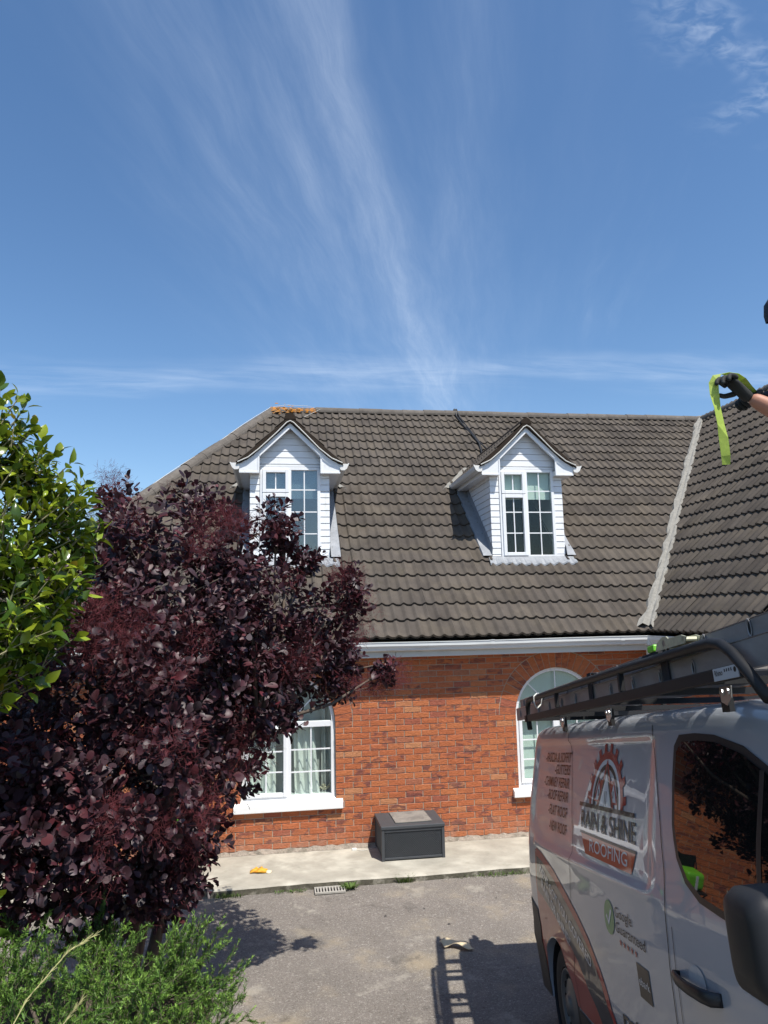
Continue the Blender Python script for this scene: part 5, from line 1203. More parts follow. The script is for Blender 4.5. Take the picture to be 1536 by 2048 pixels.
        for u in (1.15, 2.36): MB().box((u - .014, vy - .013, 2.133), (u + .014, vy + .013, 2.220)).build('post', 'rack_black', rk, bevel=.003)
        for u in (.72, 1.70, 3.05):
            MB().box((u - .03, vy - .01 + sg * .15, 2.00), (u + .03, vy + .01 + sg * .15, 2.09)).build('foot', 'rack_black', rk)
            MB().prism([(u + .02, 2.035), (u + .06, 2.02), (u + .10, 2.045), (u + .11, 2.088), (u + .02, 2.088)], 'y', vy + sg * .12 - .002, vy + sg * .12 + .002).build('foot_plate', 'steel', rk)
            for du in (.045, .09): MB().lathe([(0.0, -.008), (.012, -.008), (.013, .0)], (u + du, vy + sg * .12 - sg * .003, 2.068), (0, sg, 0), 8).build('bolt', 'steel', rk)
    for u in (.30, .9, 1.5, 2.1, 2.7, 3.2): MB().box((u - .02, .013, 2.088), (u + .02, WID - .013, 2.114)).build('cross_bar', 'rack_black', rk)
    # maker's label on the rail
    MB().box((3.32, -.0160, 2.088), (3.49, -.0125, 2.129)).build('label_plate', 'label_silver', rk)
    def flat_text(s, u, h, size, m, w, y, parent):
        cu = bpy.data.curves.new('t', 'FONT'); cu.body = s; cu.fill_mode = 'FRONT'; cu.offset = .01; to = bpy.data.objects.new('t', cu); COL.objects.link(to); bpy.context.view_layer.update(); me = bpy.data.meshes.new_from_object(to.evaluated_get(bpy.context.evaluated_depsgraph_get())); bpy.data.objects.remove(to)
        xs = [v.co.x for v in me.vertices]; sx = w / (max(xs) - min(xs)); sz = size / .69
        for v in me.vertices: v.co = Vector((u + v.co.x * sx, y, h + v.co.y * sz))
        me.materials.clear(); me.materials.append(MATS[m]); link(bpy.data.objects.new('lettering', me), parent)
    flat_text('Rhino', 3.33, 2.104, .018, 'v_black', .055, -.0166, rk)
    for u in (3.40, 3.415, 3.43, 3.445): MB().box((u, -.0168, 2.112), (u + .006, -.0162, 2.122)).build('label_mark', 'v_text', rk)
    MB().lathe([(0, 0), (.009, 0)], (3.472, -.0166, 2.114), (0, 1, 0), 14).build('label_mark', 'v_black', rk)
    # ---- ladders lying flat on the rack (two sections, one above the other)
    def ladder(u0, u1, ya, yb, h0, hgt, label, first, hm='aluminium'):
        L_ = empty('ladder'); L_.matrix_world = root.matrix_world; tag(L_, label, 'ladder', 'ladder sections on the van rack')
        for y in (ya, yb):
            b = MB(); s_ = 1 if y == ya else -1
            b.prism([(y, h0), (y + s_ * .032, h0), (y + s_ * .032, h0 + .008), (y + s_ * .004, h0 + .010), (y + s_ * .004, h0 + hgt - .010), (y + s_ * .032, h0 + hgt - .008), (y + s_ * .032, h0 + hgt), (y, h0 + hgt)], 'x', u0, u1); st_ = b.build('stile', hm, L_); MB().box((u0, min(y - s_ * .002, y + s_ * .03), h0 + hgt + .0005), (u1, max(y - s_ * .002, y + s_ * .03), h0 + hgt + .0035)).build('edge_highlight', 'steel', st_)  # bright strip added on the top edge stands in for its highlight
            if y == ya:
                u = first
                while u < u1 - .05:
                    if u > u0 + .05:
                        n = 16; rim = [(.022, -.001), (.026, -.004), (.018, -.004), (.017, .002)]; q = MB().lathe(rim, (0, 0, 0), (0, 1, 0), n).build('rung_end', 'aluminium', st_, smooth=True); q.location = (u, y - .001, h0 + hgt * .5); q.scale = (.62, 1, 1.3)
                        k = MB().lathe([(0, 0), (.019, 0)], (0, 0, 0), (0, 1, 0), n).build('rung_hole', 'dark_hole', st_); k.location = (u, y - .0015, h0 + hgt * .5); k.scale = (.62, 1, 1.3)
                    u += .325
        u = first
        while u < u1 - .05:
            if u > u0 + .05: MB().box((u - .014, ya + .006, h0 + hgt * .5 - .014), (u + .014, yb - .006, h0 + hgt * .5 + .014)).build('rung', hm, L_)
            u += .325
        return L_
    ladder(-.365, 4.2, .045, .405, 2.118, .092, 'lower aluminium ladder section resting flat on the van rack', -.20)
    ladder(-.25, 4.3, .058, .392, 2.216, .056, 'upper aluminium ladder section stacked on the lower one', -.10)
    # cable tie loop round the rear hoop, two clamps
    tag(_w(MB().tube([(.62, .0, 2.262), (.645, -.03, 2.24), (.65, -.03, 2.19), (.63, -.01, 2.16), (.60, .03, 2.19), (.60, .04, 2.24), (.62, .01, 2.264)], .005, 6), 'cord', 'cable_white', root), 'pale cord loop tied round the rear of the roof rack', 'cord')
    for u, t_ in ((1.75, 'dark strap wrapped round the ladders near the rear of the rack'), (2.80, 'dark strap wrapped round the ladders near the front of the rack')):
        b = MB()
        for (y0, y1, h0, h1) in ((.036, .041, 2.115, 2.280), (.036, .415, 2.278, 2.282), (.410, .415, 2.115, 2.280)): b.box((u - .035, y0, h0), (u + .035, y1, h1))
        tag(_w(b, 'tie_strap', 'cloth_black', root), t_, 'strap')
    # ratchet buckle with green strap end on the top tube
    r = empty('ratchet_buckle'); r.matrix_world = root.matrix_world @ Matrix.Translation((2.88, .03, 2.256)); tag(r, 'yellow-zinc ratchet buckle sitting on the rack tube', 'ratchet')
    b = MB().prism([(-.06, .0), (.22, -.005), (.24, .018), (.20, .030), (.08, .034), (.06, .046), (.02, .048), (-.04, .030)], 'y', -.03, -.025); b.prism([(-.06, .0), (.22, -.005), (.24, .018), (.20, .030), (.08, .034), (.06, .046), (.02, .048), (-.04, .030)], 'y', .025, .03); b.build('side_plate', 'ratchet', r)
    MB().tube([(.03, -.03, .022), (.03, .03, .022)], .014, 10).build('spindle', 'steel', r); MB().tube([(.21, -.03, .012), (.21, .03, .012)], .010, 10).build('grip', 'ratchet', r); MB().box((.02, -.024, .004), (.20, .024, .012)).build('lever', 'ratchet', r)
    MB().box((-.16, -.026, .006), (-.09, .026, .036)).build('strap_end', 'green_plastic', r, bevel=.006); MB().box((-.24, -.02, -.012), (-.06, .02, .005)).build('webbing', 'cloth_black', r)
    # rolled tarpaulin behind the ladders: stands for unseen gear known only by its shadow
    t = MB(); t.tube([(-.24, .47, 2.19), (-.20, .48, 2.195), (-.05, .50, 2.195), (.5, .52, 2.195), (.9, .52, 2.19), (.98, .52, 2.18)], [.04, .065, .07, .07, .06, .03], 12); t.tube([(-.10, .62, 2.18), (-.04, .64, 2.19), (.6, .66, 2.19), (.8, .66, 2.18)], [.04, .07, .07, .03], 12)
    tag(_w(t, 'bundle', 'near_black', root, True), 'dark rolled tarpaulin standing for unseen gear on the rack', 'bundle')
    return root
def _w(mb, name, m, root, smooth=False):
    o = mb.build(name, m, smooth=smooth); o.matrix_world = root.matrix_world; return o
VAN = van()

# ------------------------------------------------------------------ person on the van roof, reaching out with a strap
def skin_mesh(name, joints, edges, m, parent, sub=2):
    me = bpy.data.meshes.new(name); me.from_pydata([j[0] for j in joints], edges, []); o = bpy.data.objects.new(name, me); link(o, parent)
    md = o.modifiers.new('skin', 'SKIN'); sv = me.skin_vertices[0].data if me.skin_vertices else None
    if sv is None:
        bm = bmesh.new(); bm.from_mesh(me); bm.verts.layers.skin.verify(); bm.to_mesh(me); bm.free(); sv = me.skin_vertices[0].data
    for i, j in enumerate(joints): r = j[1] if isinstance(j[1], (tuple, list)) else (j[1], j[1]); sv[i].radius = r; sv[i].use_root = (i == 0)
    s = o.modifiers.new('sub', 'SUBSURF'); s.levels = sub; s.render_levels = sub
    bpy.context.view_layer.update(); me2 = bpy.data.meshes.new_from_object(o.evaluated_get(bpy.context.evaluated_depsgraph_get())); o.modifiers.clear(); o.data = me2
    me2.materials.clear(); me2.materials.append(MATS[m]); me2.shade_smooth(); return o
def person():
    B = Vector((2.47, -6.62, 2.66)); root = empty('person', B); tag(root, 'person in dark clothes and gloves on the van roof, reaching out a green strap', 'person')
    L = lambda x, y, z: (x - B.x, y - B.y, z - B.z)
    J = [(L(2.46, -6.62, 3.40), (.15, .13)), (L(2.40, -6.66, 3.56), (.15, .12)), (L(2.33, -6.72, 3.74), (.17, .12)), (L(2.26, -6.77, 3.86), (.13, .10)), (L(2.20, -6.81, 3.93), .055), (L(2.14, -6.85, 4.01), .075), (L(2.125, -6.86, 4.07), .085), (L(2.115, -6.865, 4.125), .06),
         # near arm: shoulder, elbow, wrist
         (L(2.22, -6.93, 3.80), .065), (L(2.165, -6.93, 3.62), .052), (L(2.13, -6.89, 3.585), .048), (L(2.03, -6.84, 3.655), .044), (L(1.925, -6.80, 3.735), .030),
         # far arm
         (L(2.34, -6.60, 3.82), .065), (L(2.32, -6.58, 3.70), .052), (L(2.16, -6.66, 3.74), .046), (L(2.06, -6.69, 3.765), .034),
         # legs
         (L(2.45, -6.72, 3.32), .10), (L(2.38, -6.80, 3.02), .072), (L(2.46, -6.80, 2.76), .052), (L(2.36, -6.80, 2.70), .05), (L(2.48, -6.50, 3.32), .10), (L(2.42, -6.44, 3.02), .072), (L(2.50, -6.42, 2.76), .052), (L(2.40, -6.42, 2.695), .05)]
    E = [(0, 1), (1, 2), (2, 3), (3, 4), (4, 5), (5, 6), (6, 7), (3, 8), (8, 9), (9, 10), (10, 11), (11, 12), (3, 13), (13, 14), (14, 15), (15, 16), (0, 17), (17, 18), (18, 19), (19, 20), (0, 21), (21, 22), (22, 23), (23, 24)]
    body = skin_mesh('body', J, E, 'skin', root, 2)
    def shell(idx, ed, grow, name, m): return skin_mesh(name, [(J[i][0], tuple(g + grow for g in J[i][1]) if isinstance(J[i][1], tuple) else J[i][1] + grow) for i in idx], ed, m, root, 2)
    def garment(name, m, js, ed): return skin_mesh(name, js, ed, m, root, 2)
    def G(i, g): r = J[i][1]; return (J[i][0], tuple(k + g for k in r) if isinstance(r, tuple) else r + g)
    mid = lambda a, b, t: tuple(J[a][0][k] * (1 - t) + J[b][0][k] * t for k in range(3))
    garment('shirt', 'cloth_black', [(tuple(np.array(J[0][0]) - np.array((0, 0, .09))), (.182, .162)), G(1, .024), G(2, .022), G(3, .026), (mid(3, 4, .75), .066), G(8, .022), G(9, .014), G(13, .022), G(14, .014), G(15, .012), G(16, .010)], [(0, 1), (1, 2), (2, 3), (3, 4), (3, 5), (5, 6), (3, 7), (7, 8), (8, 9), (9, 10)])
    garment('trousers', 'cloth_navy', [G(0, .020), (mid(0, 1, .9), (.165, .140)), G(17, .022), G(18, .020), G(19, .020), G(21, .022), G(22, .020), G(23, .020)], [(0, 1), (0, 2), (2, 3), (3, 4), (0, 5), (5, 6), (6, 7)])
    for (x, y) in ((2.40, -6.80), (2.44, -6.42)):
        b = MB().box((-.15, -.045, 0), (.11, .045, .085)).build('boot', 'cloth_black', root, bevel=.03, seg=3); b.location = L(x, y, 2.655)
    # cap with peak, face details turned towards the strap
    h = Vector(L(2.118, -6.862, 4.085)); cp = MB().lathe([(.106, -.01), (.107, .02), (.098, .06), (.07, .09), (.03, .106), (.0, .108)], h, (-.25, -.1, 1), 24).build('cap', 'cloth_navy', root, smooth=True)
    q = MB(); n = 10; vs = []
    for i in range(n + 1):
        a = math.radians(-60 + 120 * i / n) + .35; vs += [h + Vector((.100 * math.cos(a), .100 * math.sin(a), .012)), h + Vector((.185 * math.cos(a) - .0, .165 * math.sin(a), -.022))]
    q.add(vs, [(2 * i, 2 * i + 2, 2 * i + 3, 2 * i + 1) for i in range(n)]); o = q.build('cap_peak', 'cloth_navy', root); o.modifiers.new('t', 'SOLIDIFY').thickness = .005
    fd = Vector((-.9, -.35, -.12)).normalized(); sd = fd.cross(Vector((0, 0, 1))).normalized(); fu = sd.cross(fd)
    f0 = h + Vector((0, 0, -.05))
    MB().tube([f0 + fd * .085 + fu * .025, f0 + fd * .108 - fu * .005, f0 + fd * .088 - fu * .018], [.008, .013, .008], 8).build('nose', 'skin', root, smooth=True)
    for s_ in (-1, 1):
        MB().lathe([(0, .010), (.007, .008), (.010, 0)], f0 + fd * .078 + fu * .03 + sd * .03 * s_, fd, 10).build('eye', 'hair', root); MB().lathe([(0, .012), (.014, .010), (.024, 0)], f0 + sd * .085 * s_ + fu * .005, sd * s_, 12).build('ear', 'skin', root, smooth=True)
    MB().tube([f0 + fd * .080 - fu * .045 - sd * .022, f0 + fd * .088 - fu * .047, f0 + fd * .080 - fu * .045 + sd * .022], [.003, .006, .003], 6).build('mouth', 'hair', root)
    # gloved hands
    def hand(wrist, d, n, curl, name, sgn=1):
        d = Vector(d).normalized(); n = Vector(n); n = (n - d * n.dot(d)).normalized(); s_ = d.cross(n) * sgn; w = Vector(wrist)
        JJ = [(tuple(w - d * .045), (.030, .026)), (tuple(w), (.030, .024)), (tuple(w + d * .045), (.040, .018)), (tuple(w + d * .085), (.042, .016))]; EE = [(0, 1), (1, 2), (2, 3)]
        g = skin_mesh(name, JJ, EE, 'glove', root, 2)
        for k, (o_, l) in enumerate(((-.033, .072), (-.011, .082), (.011, .076), (.032, .060))):
            p0 = w + d * .080 + s_ * o_; a1, a2 = curl[k]; d1 = (d * math.cos(a1) + n * math.sin(a1)); d2 = (d * math.cos(a2) + n * math.sin(a2)); a3 = a2 + .5; d3 = (d * math.cos(a3) + n * math.sin(a3))
            p1 = p0 + d1 * l * .45; p2 = p1 + d2 * l * .32; p3 = p2 + d3 * l * .25
            skin_mesh('finger', [(tuple(p0 - d * .02), .0105), (tuple(p0), .0105), (tuple(p1), .0105), (tuple(p2), .0098), (tuple(p3), .0085)], [(0, 1), (1, 2), (2, 3), (3, 4)], 'glove', g, 2)
        p0 = w + d * .02 - s_ * .034; p1 = p0 + (d * .5 - s_ * .6 + n * .5).normalized() * .038; p2 = p1 + (d * .7 + n * .6 + s_ * .1).normalized() * .034
        skin_mesh('thumb', [(tuple(p0 + s_ * .012), .014), (tuple(p0), .013), (tuple(p1), .0115), (tuple(p2), .009)], [(0, 1), (1, 2), (2, 3)], 'glove', g, 2)
        return g
    hand(L(1.905, -6.795, 3.752), (-.62, .05, .62), (-.62, -.25, -.45), [(.35, 1.3), (.5, 1.5), (.7, 1.7), (.8, 1.8)], 'glove', 1)
    hand(L(2.045, -6.695, 3.768), (-.95, -.1, .0), (0, -.4, -.9), [(.8, 1.9), (.9, 2.0), (1.0, 2.0), (1.0, 2.0)], 'glove', -1)
    # the strap, draped over the near hand
    pts = [(2.03, -6.71, 3.765), (1.985, -6.73, 3.800), (1.94, -6.75, 3.826), (1.89, -6.765, 3.840), (1.84, -6.775, 3.842), (1.800, -6.78, 3.832), (1.783, -6.785, 3.800), (1.782, -6.79, 3.75), (1.788, -6.79, 3.69), (1.796, -6.785, 3.62), (1.803, -6.78, 3.56), (1.812, -6.775, 3.49), (1.818, -6.77, 3.455)]
    V = []; n = len(pts)
    for i, p in enumerate(pts):
        t = i / (n - 1); wv = (Vector((.35, -.85, .25)).lerp(Vector((.97, -.18 + .25 * math.sin(i * .9), .05)), min(1, t * 2.2))).normalized() * .0175; wv = wv + Vector((0, .004 * math.sin(i * 1.7), 0)); P = Vector(p) + Vector((0, .006 * math.sin(i * 1.1), 0)); V += [P - wv, P + wv]
    s = MB().add(V, [(2 * i, 2 * i + 1, 2 * i + 3, 2 * i + 2) for i in range(n - 1)]).build('strap', 'strap_green', smooth=False); s.modifiers.new('t', 'SOLIDIFY').thickness = .0012
    tag(s, 'bright green webbing strap hanging from the gloved hand', 'strap')
person()

# ------------------------------------------------------------------ planting
def leaf_template(kind):
    """returns verts (x along, y across, z up) and tri faces"""
    if kind == 'smoke': sec = [(0.0, .0, 0), (.10, .02, 0), (.30, .20, .01), (.55, .33, .0), (.80, .31, -.03), (.95, .16, -.07)]; tip = (1.0, -.09)
    else: sec = [(0.0, .0, 0), (.06, .02, 0), (.22, .19, .02), (.45, .27, .02), (.70, .20, -.02), (.88, .09, -.07)]; tip = (1.0, -.12)
    V = [(0, 0, 0)]; F = []
    for (x, w, z) in sec[1:]: V += [(x, -w, z + w * .22), (x, 0, z), (x, w, z + w * .22)]
    V.append((tip[0], 0, tip[1])); n = len(sec) - 1
    F += [(0, 1, 2), (0, 2, 3)]
    for i in range(n - 1):
        a = 1 + 3 * i; b = a + 3; F += [(a, b, b + 1), (a, b + 1, a + 1), (a + 1, b + 1, b + 2), (a + 1, b + 2, a + 2)]
    a = 1 + 3 * (n - 1); t = len(V) - 1; F += [(a, t, a + 1), (a + 1, t, a + 2)]
    return np.array(V, float), np.array(F)
def leaf_frames(D, N):
    D = D / np.linalg.norm(D, axis=1, keepdims=True); S_ = np.cross(N, D); S_ /= np.maximum(np.linalg.norm(S_, axis=1, keepdims=True), 1e-6); N2 = np.cross(D, S_); return D, S_, N2
def scatter(V, F, P, D, N, size, wid=1.0):
    wv = rng.uniform(.72, 1.22, len(P))[:, None, None]; zc = rng.uniform(-.6, 2.8, len(P))[:, None, None]; sk = (rng.normal(size=len(P)) * .22)[:, None, None]; vx = V[None, :, 0, None]
    d, s, n = leaf_frames(D, N); A = (vx * d[:, None, :] + (V[None, :, 1, None] * wv + sk * vx ** 2) * s[:, None, :] + V[None, :, 2, None] * zc * n[:, None, :]) * size[:, None, None] + P[:, None, :]
    FF = F[None] + (np.arange(len(P)) * len(V))[:, None, None]; return A.reshape(-1, 3), FF.reshape(-1, 3)
def pxs(P):
    d = P - np.array(CAM); z = d @ np.array(_fw); return 768 + 1420 * (d @ np.array(_rt)) / z, 1024 - 1420 * (d @ np.array(_up)) / z, z
def single_leaves(V, F, P, D, N, size, sel, name, m, parent, base):
    """the leaves that show largest become objects that share one leaf mesh"""
    me = np_mesh(name, V, F, m, None, True); d, s, n = leaf_frames(D, N)
    for i in sel:
        o = bpy.data.objects.new(name, me); k = size[i]; p = P[i] - base
        o.matrix_local = Matrix(((d[i, 0] * k, s[i, 0] * k, n[i, 0] * k, p[0]), (d[i, 1] * k, s[i, 1] * k, n[i, 1] * k, p[1]), (d[i, 2] * k, s[i, 2] * k, n[i, 2] * k, p[2]), (0, 0, 0, 1))); link(o, parent)
def unit(n): v = rng.normal(size=(n, 3)); return v / np.linalg.norm(v, axis=1, keepdims=True)
def front_leaves(P, size, blk, lim):
    u, v, z = pxs(P); ok = (u > -10) & (u < 1546) & (v > 0) & (v < 2060)
    cell = {}
    for i in np.argsort(z):
        if not ok[i]: continue
        key = (int(u[i] // blk), int(v[i] // blk))
        if key in cell: continue
        cell[key] = i
    idx = sorted(cell.values(), key=lambda i: -size[i] / z[i]); return np.array(idx[:lim], dtype=int)

def smoke_bush():
    base = np.array((-0.75, -4.25, 0.20)); o = empty('smoke_bush', tuple(base)); tag(o, 'large purple-leaved smoke bush in front of the brick house', 'shrub')
    BL = [(-0.92, -4.34, 3.48, 0.33), (-0.60, -4.12, 3.72, 0.21), (-0.38, -4.11, 3.38, 0.33), (-0.02, -3.99, 3.58, 0.15), (0.05, -3.9, 3.42, 0.13), (0.20, -3.78, 3.28, 0.12), (0.55, -3.68, 3.10, 0.13), (-0.76, -4.39, 3.0, 0.55), (-0.20, -3.97, 2.95, 0.40), (0.33, -3.62, 2.86, 0.26), (0.60, -3.62, 2.98, .10), (-1.14, -4.54, 3.02, 0.33), (-1.34, -4.8, 2.92, 0.24), (-0.44, -4.15, 2.48, 0.60), (0.17, -3.63, 2.48, 0.36), (0.54, -3.48, 2.50, 0.17), (0.84, -3.53, 2.42, 0.08), (-1.09, -4.65, 2.39, 0.5), (-1.38, -4.98, 2.11, 0.4), (-0.9, -4.82, 1.94, 0.5), (-0.55, -4.2, 1.98, 0.42), (-0.1, -3.85, 2.20, 0.25), (-0.62, -4.41, 1.60, 0.32), (-1.27, -4.94, 1.74, 0.33), (-0.9, -4.77, 1.56, 0.28), (-0.58, -4.42, 1.36, 0.15), (-1.33, -3.6, 3.82, 0.10), (-1.23, -3.68, 3.57, 0.12),
          (-0.7, -3.3, 2.5, 0.65), (-0.95, -3.0, 2.1, 0.6), (-0.3, -3.0, 2.2, 0.42), (-1.1, -3.4, 3.0, 0.4), (-1.7, -4.3, 2.5, .5), (-0.7, -3.6, 1.7, .5), (-1.6, -4.6, 1.7, .4), (-.95, -4.7, 1.36, .30), (-.62, -4.42, 1.30, .20), (-1.28, -4.92, 1.46, .34), (-1.0, -5.1, 1.75, .3), (-.75, -4.95, 2.35, .32), (-.40, -4.6, 2.85, .26), (-.85, -4.9, 2.70, .30), (-1.50, -5.15, 2.05, .33), (-1.55, -5.15, 1.72, .33), (-1.25, -5.25, 1.95, .28), (-1.15, -5.2, 1.6, .26), (-1.7, -5.0, 1.4, .3), (-.7, -4.5, 1.22, .18), (-1.9, -4.6, 2.2, .4), (0.10, -2.95, 2.55, .34), (-.30, -2.5, 2.55, .40), (-.75, -2.35, 2.2, .5), (-.15, -2.35, 2.0, .22), (0.38, -3.3, 2.6, .24), (-.85, -2.2, 1.7, .35), (.40, -3.55, 2.70, .20), (.48, -3.6, 2.32, .14), (-.05, -3.95, 2.60, .30), (-.25, -4.3, 3.15, .25)]
    # twig ends with rosettes
    TP_, TD = [], []
    trunk0 = np.array((-0.75, -4.1, 1.6)); BLx = -0.95
    for (x, y, z, r) in BL:
        n = int(33 * (r / .3) ** 2.1) + 4; q = unit(n); rad = r * (0.45 + 0.60 * rng.random(n) ** .6); p = np.array((x, y, z)) + q * rad[:, None] * np.array((1, 1, .92))
        out = p - trunk0; out /= np.linalg.norm(out, axis=1, keepdims=True); d = q * .7 + out * .8 + rng.normal(size=(n, 3)) * .3 + np.array((0, 0, .35)); TP_.append(p); TD.append(d / np.linalg.norm(d, axis=1, keepdims=True))
    TPt, TDt = np.vstack(TP_), np.vstack(TD)
    P, D, N, Sz = [], [], [], []
    for p, d in zip(TPt, TDt):
        k = rng.integers(9, 15); a = np.array((0., 0, 1)) if abs(d[2]) < .9 else np.array((1., 0, 0)); e1 = np.cross(d, a); e1 /= np.linalg.norm(e1); e2 = np.cross(d, e1); ph = rng.random() * 6.28
        i = np.arange(k); az = ph + i * 2.4 + rng.normal(size=k) * .2; tilt = .35 + 1.0 * (i / k) + rng.normal(size=k) * .18
        dd = d[None] * np.cos(tilt)[:, None] + (e1[None] * np.cos(az)[:, None] + e2[None] * np.sin(az)[:, None]) * np.sin(tilt)[:, None]; dd[:, 2] -= .18 * (i / k)
        P.append(p + d * (.05 - .13 * (i / k))[:, None] + dd * .022); D.append(dd); N.append(d[None] * np.sin(tilt)[:, None] - (e1[None] * np.cos(az)[:, None] + e2[None] * np.sin(az)[:, None]) * np.cos(tilt)[:, None] + rng.normal(size=(k, 3)) * .25 + np.array((0, 0, .25))); Sz.append((.040 + .048 * rng.random(k) ** 1.4) * (0.70 + .55 * (i / k)))
    P, D, N, Sz = map(np.vstack, (P, D, N)).__class__ and (np.vstack(P), np.vstack(D), np.vstack(N), np.concatenate(Sz))
    # loose leaves through the inside
    n = 7000; bi = rng.integers(0, len(BL), n); b = np.array(BL)[bi]; p = b[:, :3] + unit(n) * (b[:, 3] * rng.random(n) ** .5)[:, None]
    P = np.vstack([P, p]); D = np.vstack([D, unit(n) + np.array((0, 0, -.2))]); N = np.vstack([N, unit(n) + np.array((0, -.3, .8))]); Sz = np.concatenate([Sz, .035 + .025 * rng.random(n)])
    V, F = leaf_template('smoke'); sel = front_leaves(P, Sz, 26, 300); mask = np.ones(len(P), bool); mask[sel] = False
    A, FF = scatter(V, F, P[mask] - base, D[mask], N[mask], Sz[mask]); r = np.repeat(rng.random(mask.sum()), len(V))
    c = bpy.data.objects.new('crown', np_mesh('crown', A, FF, 'smoke_leaf', r, True)); link(c, o); tag(c, kind='stuff')
    single_leaves(V, F, P, D, N, Sz, sel, 'leaf', 'smoke_leaf', o, base)
    # wispy plumes: very thin branching threads in puffs
    PU = []; 
    cand = TPt[rng.permutation(len(TPt))]; u, v, z = pxs(cand); pk = []
    for q in cand:
        if len(pk) >= 230: break
        pk.append(q)
    extra = [(.93, -3.53, 2.44), (.80, -3.5, 2.36), (.72, -3.5, 2.30), (.55, -3.6, 2.3), (.6, -3.6, 2.7), (-1.33, -3.6, 3.95), (-1.2, -3.65, 3.85), (-1.4, -3.6, 3.7), (.5, -3.7, 3.2), (.62, -3.62, 3.05), (-.35, -4.5, 3.55), (-.5, -4.5, 3.4), (-.25, -4.4, 3.5), (-1.0, -5.0, 2.9), (-.8, -5.0, 2.8), (-1.1, -5.15, 2.75), (-.55, -4.75, 2.75), (.1, -4.05, 2.55), (-.9, -5.25, 1.9), (-.7, -5.1, 1.8), (-.45, -4.7, 1.75), (-.2, -4.3, 2.0)]
    tv = []; tf = []; rr = []; c0 = 0
    for ci, q in enumerate(pk + [np.array(e) for e in extra * 3]):
        q = np.array(q) + rng.normal(size=3) * .04; R0 = rng.uniform(.09, .19); n = int(95 * (R0 / .1) ** 2); a = unit(n) * (R0 * rng.random(n) ** .5)[:, None] * np.array((1, 1, .8)) + q
        d = unit(n) * .6 + (a - q) / R0 * .7; d /= np.linalg.norm(d, axis=1, keepdims=True); l = rng.uniform(.025, .075, n); bnd = unit(n) * .35
        s = np.cross(d, np.array(CAM) - a); s /= np.linalg.norm(s, axis=1, keepdims=True); w = .0007
        m1 = a + (d + bnd * .3) * (l * .5)[:, None]; e = a + (d + bnd) * l[:, None]
        vv = np.stack([a - s * w, a + s * w, m1 - s * w, m1 + s * w, e], 1).reshape(-1, 3); ff = (np.array([[0, 1, 3], [0, 3, 2], [2, 3, 4]])[None] + (np.arange(n) * 5)[:, None, None]).reshape(-1, 3) + c0
        tv.append(vv); tf.append(ff); rr.append(np.full(len(vv), rng.random())); c0 += len(vv)
    c = bpy.data.objects.new('plume', np_mesh('plume', np.vstack(tv) - base, np.vstack(tf), 'smoke_plume', np.concatenate(rr))); link(c, o); tag(c, kind='stuff')
    # stems: several trunks from the bed and limbs to the blobs
    g = zbank(-0.75, -4.1)
    tr = MB(); roots = []
    for k in range(5):
        a = k * 1.26; r0 = Vector((-1.05 + .10 * math.cos(a), -4.25 + .10 * math.sin(a), g - .05)); m_ = Vector((-.95 + .25 * math.cos(a), -4.2 + .25 * math.sin(a), 1.35)); t_ = Vector((-.70 + .55 * math.cos(a), -4.05 + .5 * math.sin(a), 2.1)); roots.append((m_, t_)); tr.tube([Vector(p) - Vector(base) for p in (r0, (r0 + m_) / 2 + Vector((.03, .02, 0)), m_, t_)], [.05, .042, .034, .024], 8)
    tr.build('trunk', 'bark', o, smooth=True)
    for (x, y, z, r) in BL[:28]:
        e = Vector((x, y, z)); m_, t_ = min(roots, key=lambda q: (q[1] - e).length); br = MB(); mid = (t_ + e) / 2 + Vector((random.uniform(-.1, .1), random.uniform(-.1, .1), -.06)); br.tube([Vector(p) - Vector(base) for p in (t_, mid, e)], [.020, .013, .006], 6)
        for k in range(5): q = e + Vector(unit(1)[0]) * r * .9; br.tube([Vector(p) - Vector(base) for p in (mid * .3 + e * .7, (e + q) / 2 + Vector((0, 0, -.02)), q)], [.007, .005, .003], 5)
        br.build('branch', 'bark', o, smooth=True)
    for pts in ([(.45, -3.55, 2.30), (.58, -3.53, 2.26), (.74, -3.52, 2.30), (.9, -3.53, 2.40)], [(.42, -3.55, 2.5), (.6, -3.54, 2.44), (.78, -3.53, 2.47), (.88, -3.53, 2.5)], [(-1.05, -4.7, 2.75), (-1.03, -4.72, 2.95), (-1.08, -4.75, 3.12)], [(-1.03, -4.72, 2.95), (-.95, -4.7, 3.1)], [(-.1, -4.25, 2.62), (.05, -4.2, 2.72)], [(-1.3, -3.7, 3.3), (-1.32, -3.62, 3.8)]):
        MB().tube([Vector(p) - Vector(base) for p in pts], .006, 6).build('branch', 'bark', o, smooth=True)
smoke_bush()

